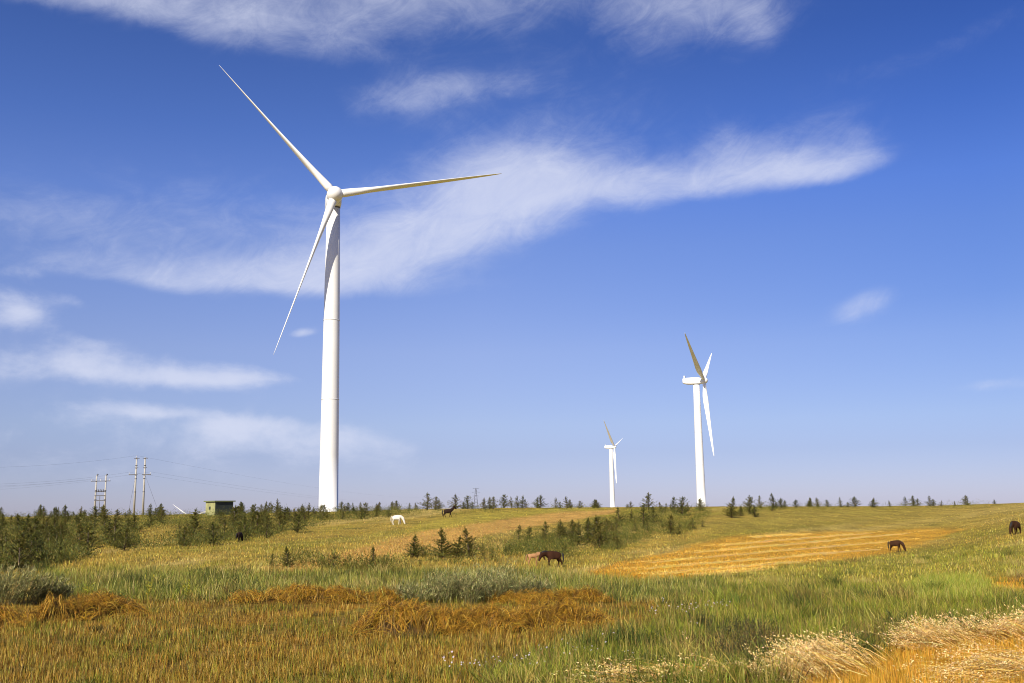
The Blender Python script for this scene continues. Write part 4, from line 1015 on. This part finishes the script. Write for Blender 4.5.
SAGE = ([(.24, .235, .10), (.36, .34, .16), (.10, .105, .045), (.54, .48, .26)], [4, 3, 3.6, 1.8])
for i, (c, r, h, w) in enumerate([(-14, 606, 1.6, 1.7), (6, 606, 1.65, 1.7), (26, 605, 1.4, 1.5), (44, 604, 1.15, 1.3), (56, 603, .8, 1.0)]):
    plant("sage_bush", spot(c, r), h, w, 120, *SAGE, (.11, .27, .022), ["big grey green sage bush cut by the picture's left edge", "tallest grey green sage bush behind the long hay row's left end", "dark leaning sage bush behind the long hay row", "shorter sage bush at the right of the tall sage clump behind the long hay row", "lowest sage tuft ending the tall sage clump behind the long hay row"][i], "bush", "grey green sage bushes", (.35, 0), (.16, .15, .10), 13)
for i, (c, r, h) in enumerate([(402, 602, .75), (416, 603, .9), (430, 602, 1.0), (443, 603, 1.15), (457, 602, 1.25), (470, 604, 1.2), (484, 602, 1.3), (498, 603, 1.2), (512, 602, 1.1), (524, 601, .95), (538, 600, .8), (450, 596, 1.1), (490, 595, 1.15)]):
    plant("sage_bush", spot(c, r), h * rng.uniform(.85, 1.4), rng.uniform(1.1, 1.9), 80, *SAGE, (.10, .25, .021), "silvery green sage bush in the long clump behind the largest hay row", "bush", "grey green sage bushes", (.25, 0), (.16, .15, .10), 13)
for i, (c, r) in enumerate([(148, 601), (186, 600), (88, 602)]):
    plant("yellow_weed", spot(c, r), [1.0, .85, .8][i], .35, 10, [(.42, .38, .04), (.30, .30, .05)], [2, 1], (.06, .14, .03), ["tallest yellow flowered weed at the field edge right of the long hay row", "yellow weed at the field edge midway between two hay rows", "short yellow weed just above the long hay row"][i], "weed", "yellow weeds at the field edge", nleaf=16)
DARK = ([(.085, .065, .03), (.05, .055, .022), (.13, .095, .045), (.07, .09, .028)], [3, 3, 2, 2])
for i, (c, r, h, w) in enumerate([(738, 660, .9, 1.2), (757, 668, .9, 1.2), (722, 648, .75, 1.0), (764, 650, .75, 1.0), (742, 640, .7, 1.0), (700, 630, .6, .9), (750, 682, .8, 1.2), (728, 672, .8, 1.0)]):
    plant("brown_weed", spot(c, r), h, w, 60, *DARK, (.03, .08, .018), "dark brown seeding weed in the green grass left of the biggest oat swath", "weed", "dark weeds beside the cut oats", nleaf=16, stemcol=(.11, .08, .035))
GRN = ([(.07, .085, .022), (.115, .13, .03), (.17, .18, .04), (.22, .17, .06)], [3, 3, 2, 1])
for i, (c, r, h, w, lab) in enumerate([(836, 666, .72, 1.3, "dark leafy weed bush between the biggest oat swath and the next one"), (862, 662, .6, 1.1, "smaller dark leafy weed under the heads of the second oat swath"), (768, 686, .75, 1.5, "dark leafy weed under the heads of the biggest oat swath, at the bottom"), (897, 634, .6, 1.0, "dark green weed poking through the oat heads below the pale tussocks"), (975, 637, .45, .9, "low dark weed between the second and the farthest oat swaths")]):
    plant("leafy_weed", spot(c, r), h, w, 70, *GRN, (.08, .2, .026), lab, "weed", "dark weeds beside the cut oats", nleaf=14, stemcol=(.08, .09, .03), start=.1)
M_PETAL = plain("petals", (.60, .52, .64), .6, 0, .1)


def aster(c, r, label, nf):
    p = spot(c, r); o = empty("aster", p); h = rng.uniform(.42, .6); a = rng.uniform(0, 6.28, nf); s = rng.uniform(.05, .55, nf)
    D = np.column_stack([np.cos(a) * s, np.sin(a) * s, np.ones(nf)]); D /= np.linalg.norm(D, axis=1)[:, None]; P = np.zeros((nf, 3)); L = h * rng.uniform(.7, 1.1, nf)
    link("stems", np_mesh("stems", *blades(P, D, L, .01, .0, np.tile(np.array([.12, .14, .03]), (nf, 1)), 2), M_GRASS), o)
    for k in range(nf):
        m = MB(); ctr = Vector(D[k] * L[k]); t = Vector(D[k] + rng.normal(0, .4, 3) + np.array([-.2, -.5, 0])).normalized(); x = t.orthogonal().normalized(); y = t.cross(x); rr = rng.uniform(.015, .027)
        for q in range(9):
            g = 2 * math.pi * q / 9; g1, g2 = g - .24, g + .24
            e1 = x * math.cos(g1) + y * math.sin(g1); e2 = x * math.cos(g2) + y * math.sin(g2); em = x * math.cos(g) + y * math.sin(g)
            m.add([ctr + e1 * rr * .2, ctr + e1 * rr * .8 + t * .004, ctr + em * rr + t * .002, ctr + e2 * rr * .8 + t * .004, ctr + e2 * rr * .2], [(0, 1, 2, 3, 4)])
        m.build("flower", M_PETAL, o, smooth=False)
    tag(o, label, "flower", "pale lilac asters in the green grass")


UP = "pale lilac aster in the cluster where the green grass meets stubble below the golden field"
LOW = "pale lilac aster at the lower grass edge beside the stubble"
BOT = "pale lilac aster along the bottom edge where stubble meets green grass"
for c, r in [(706, 619), (713, 616), (718, 621), (692, 622), (698, 617), (676, 619), (684, 625), (657, 627), (694, 636), (664, 616), (725, 615)]: aster(c, r, UP, int(rng.integers(4, 8)))
for c, r in [(572, 661), (576, 668), (592, 666), (549, 669), (630, 671), (566, 672), (605, 658)]: aster(c, r, LOW, int(rng.integers(3, 6)))
for c, r in [(441, 686), (452, 684), (463, 688), (474, 684), (484, 685), (497, 680), (512, 683), (530, 678), (520, 688), (541, 682)]: aster(c, r, BOT, int(rng.integers(3, 7)))
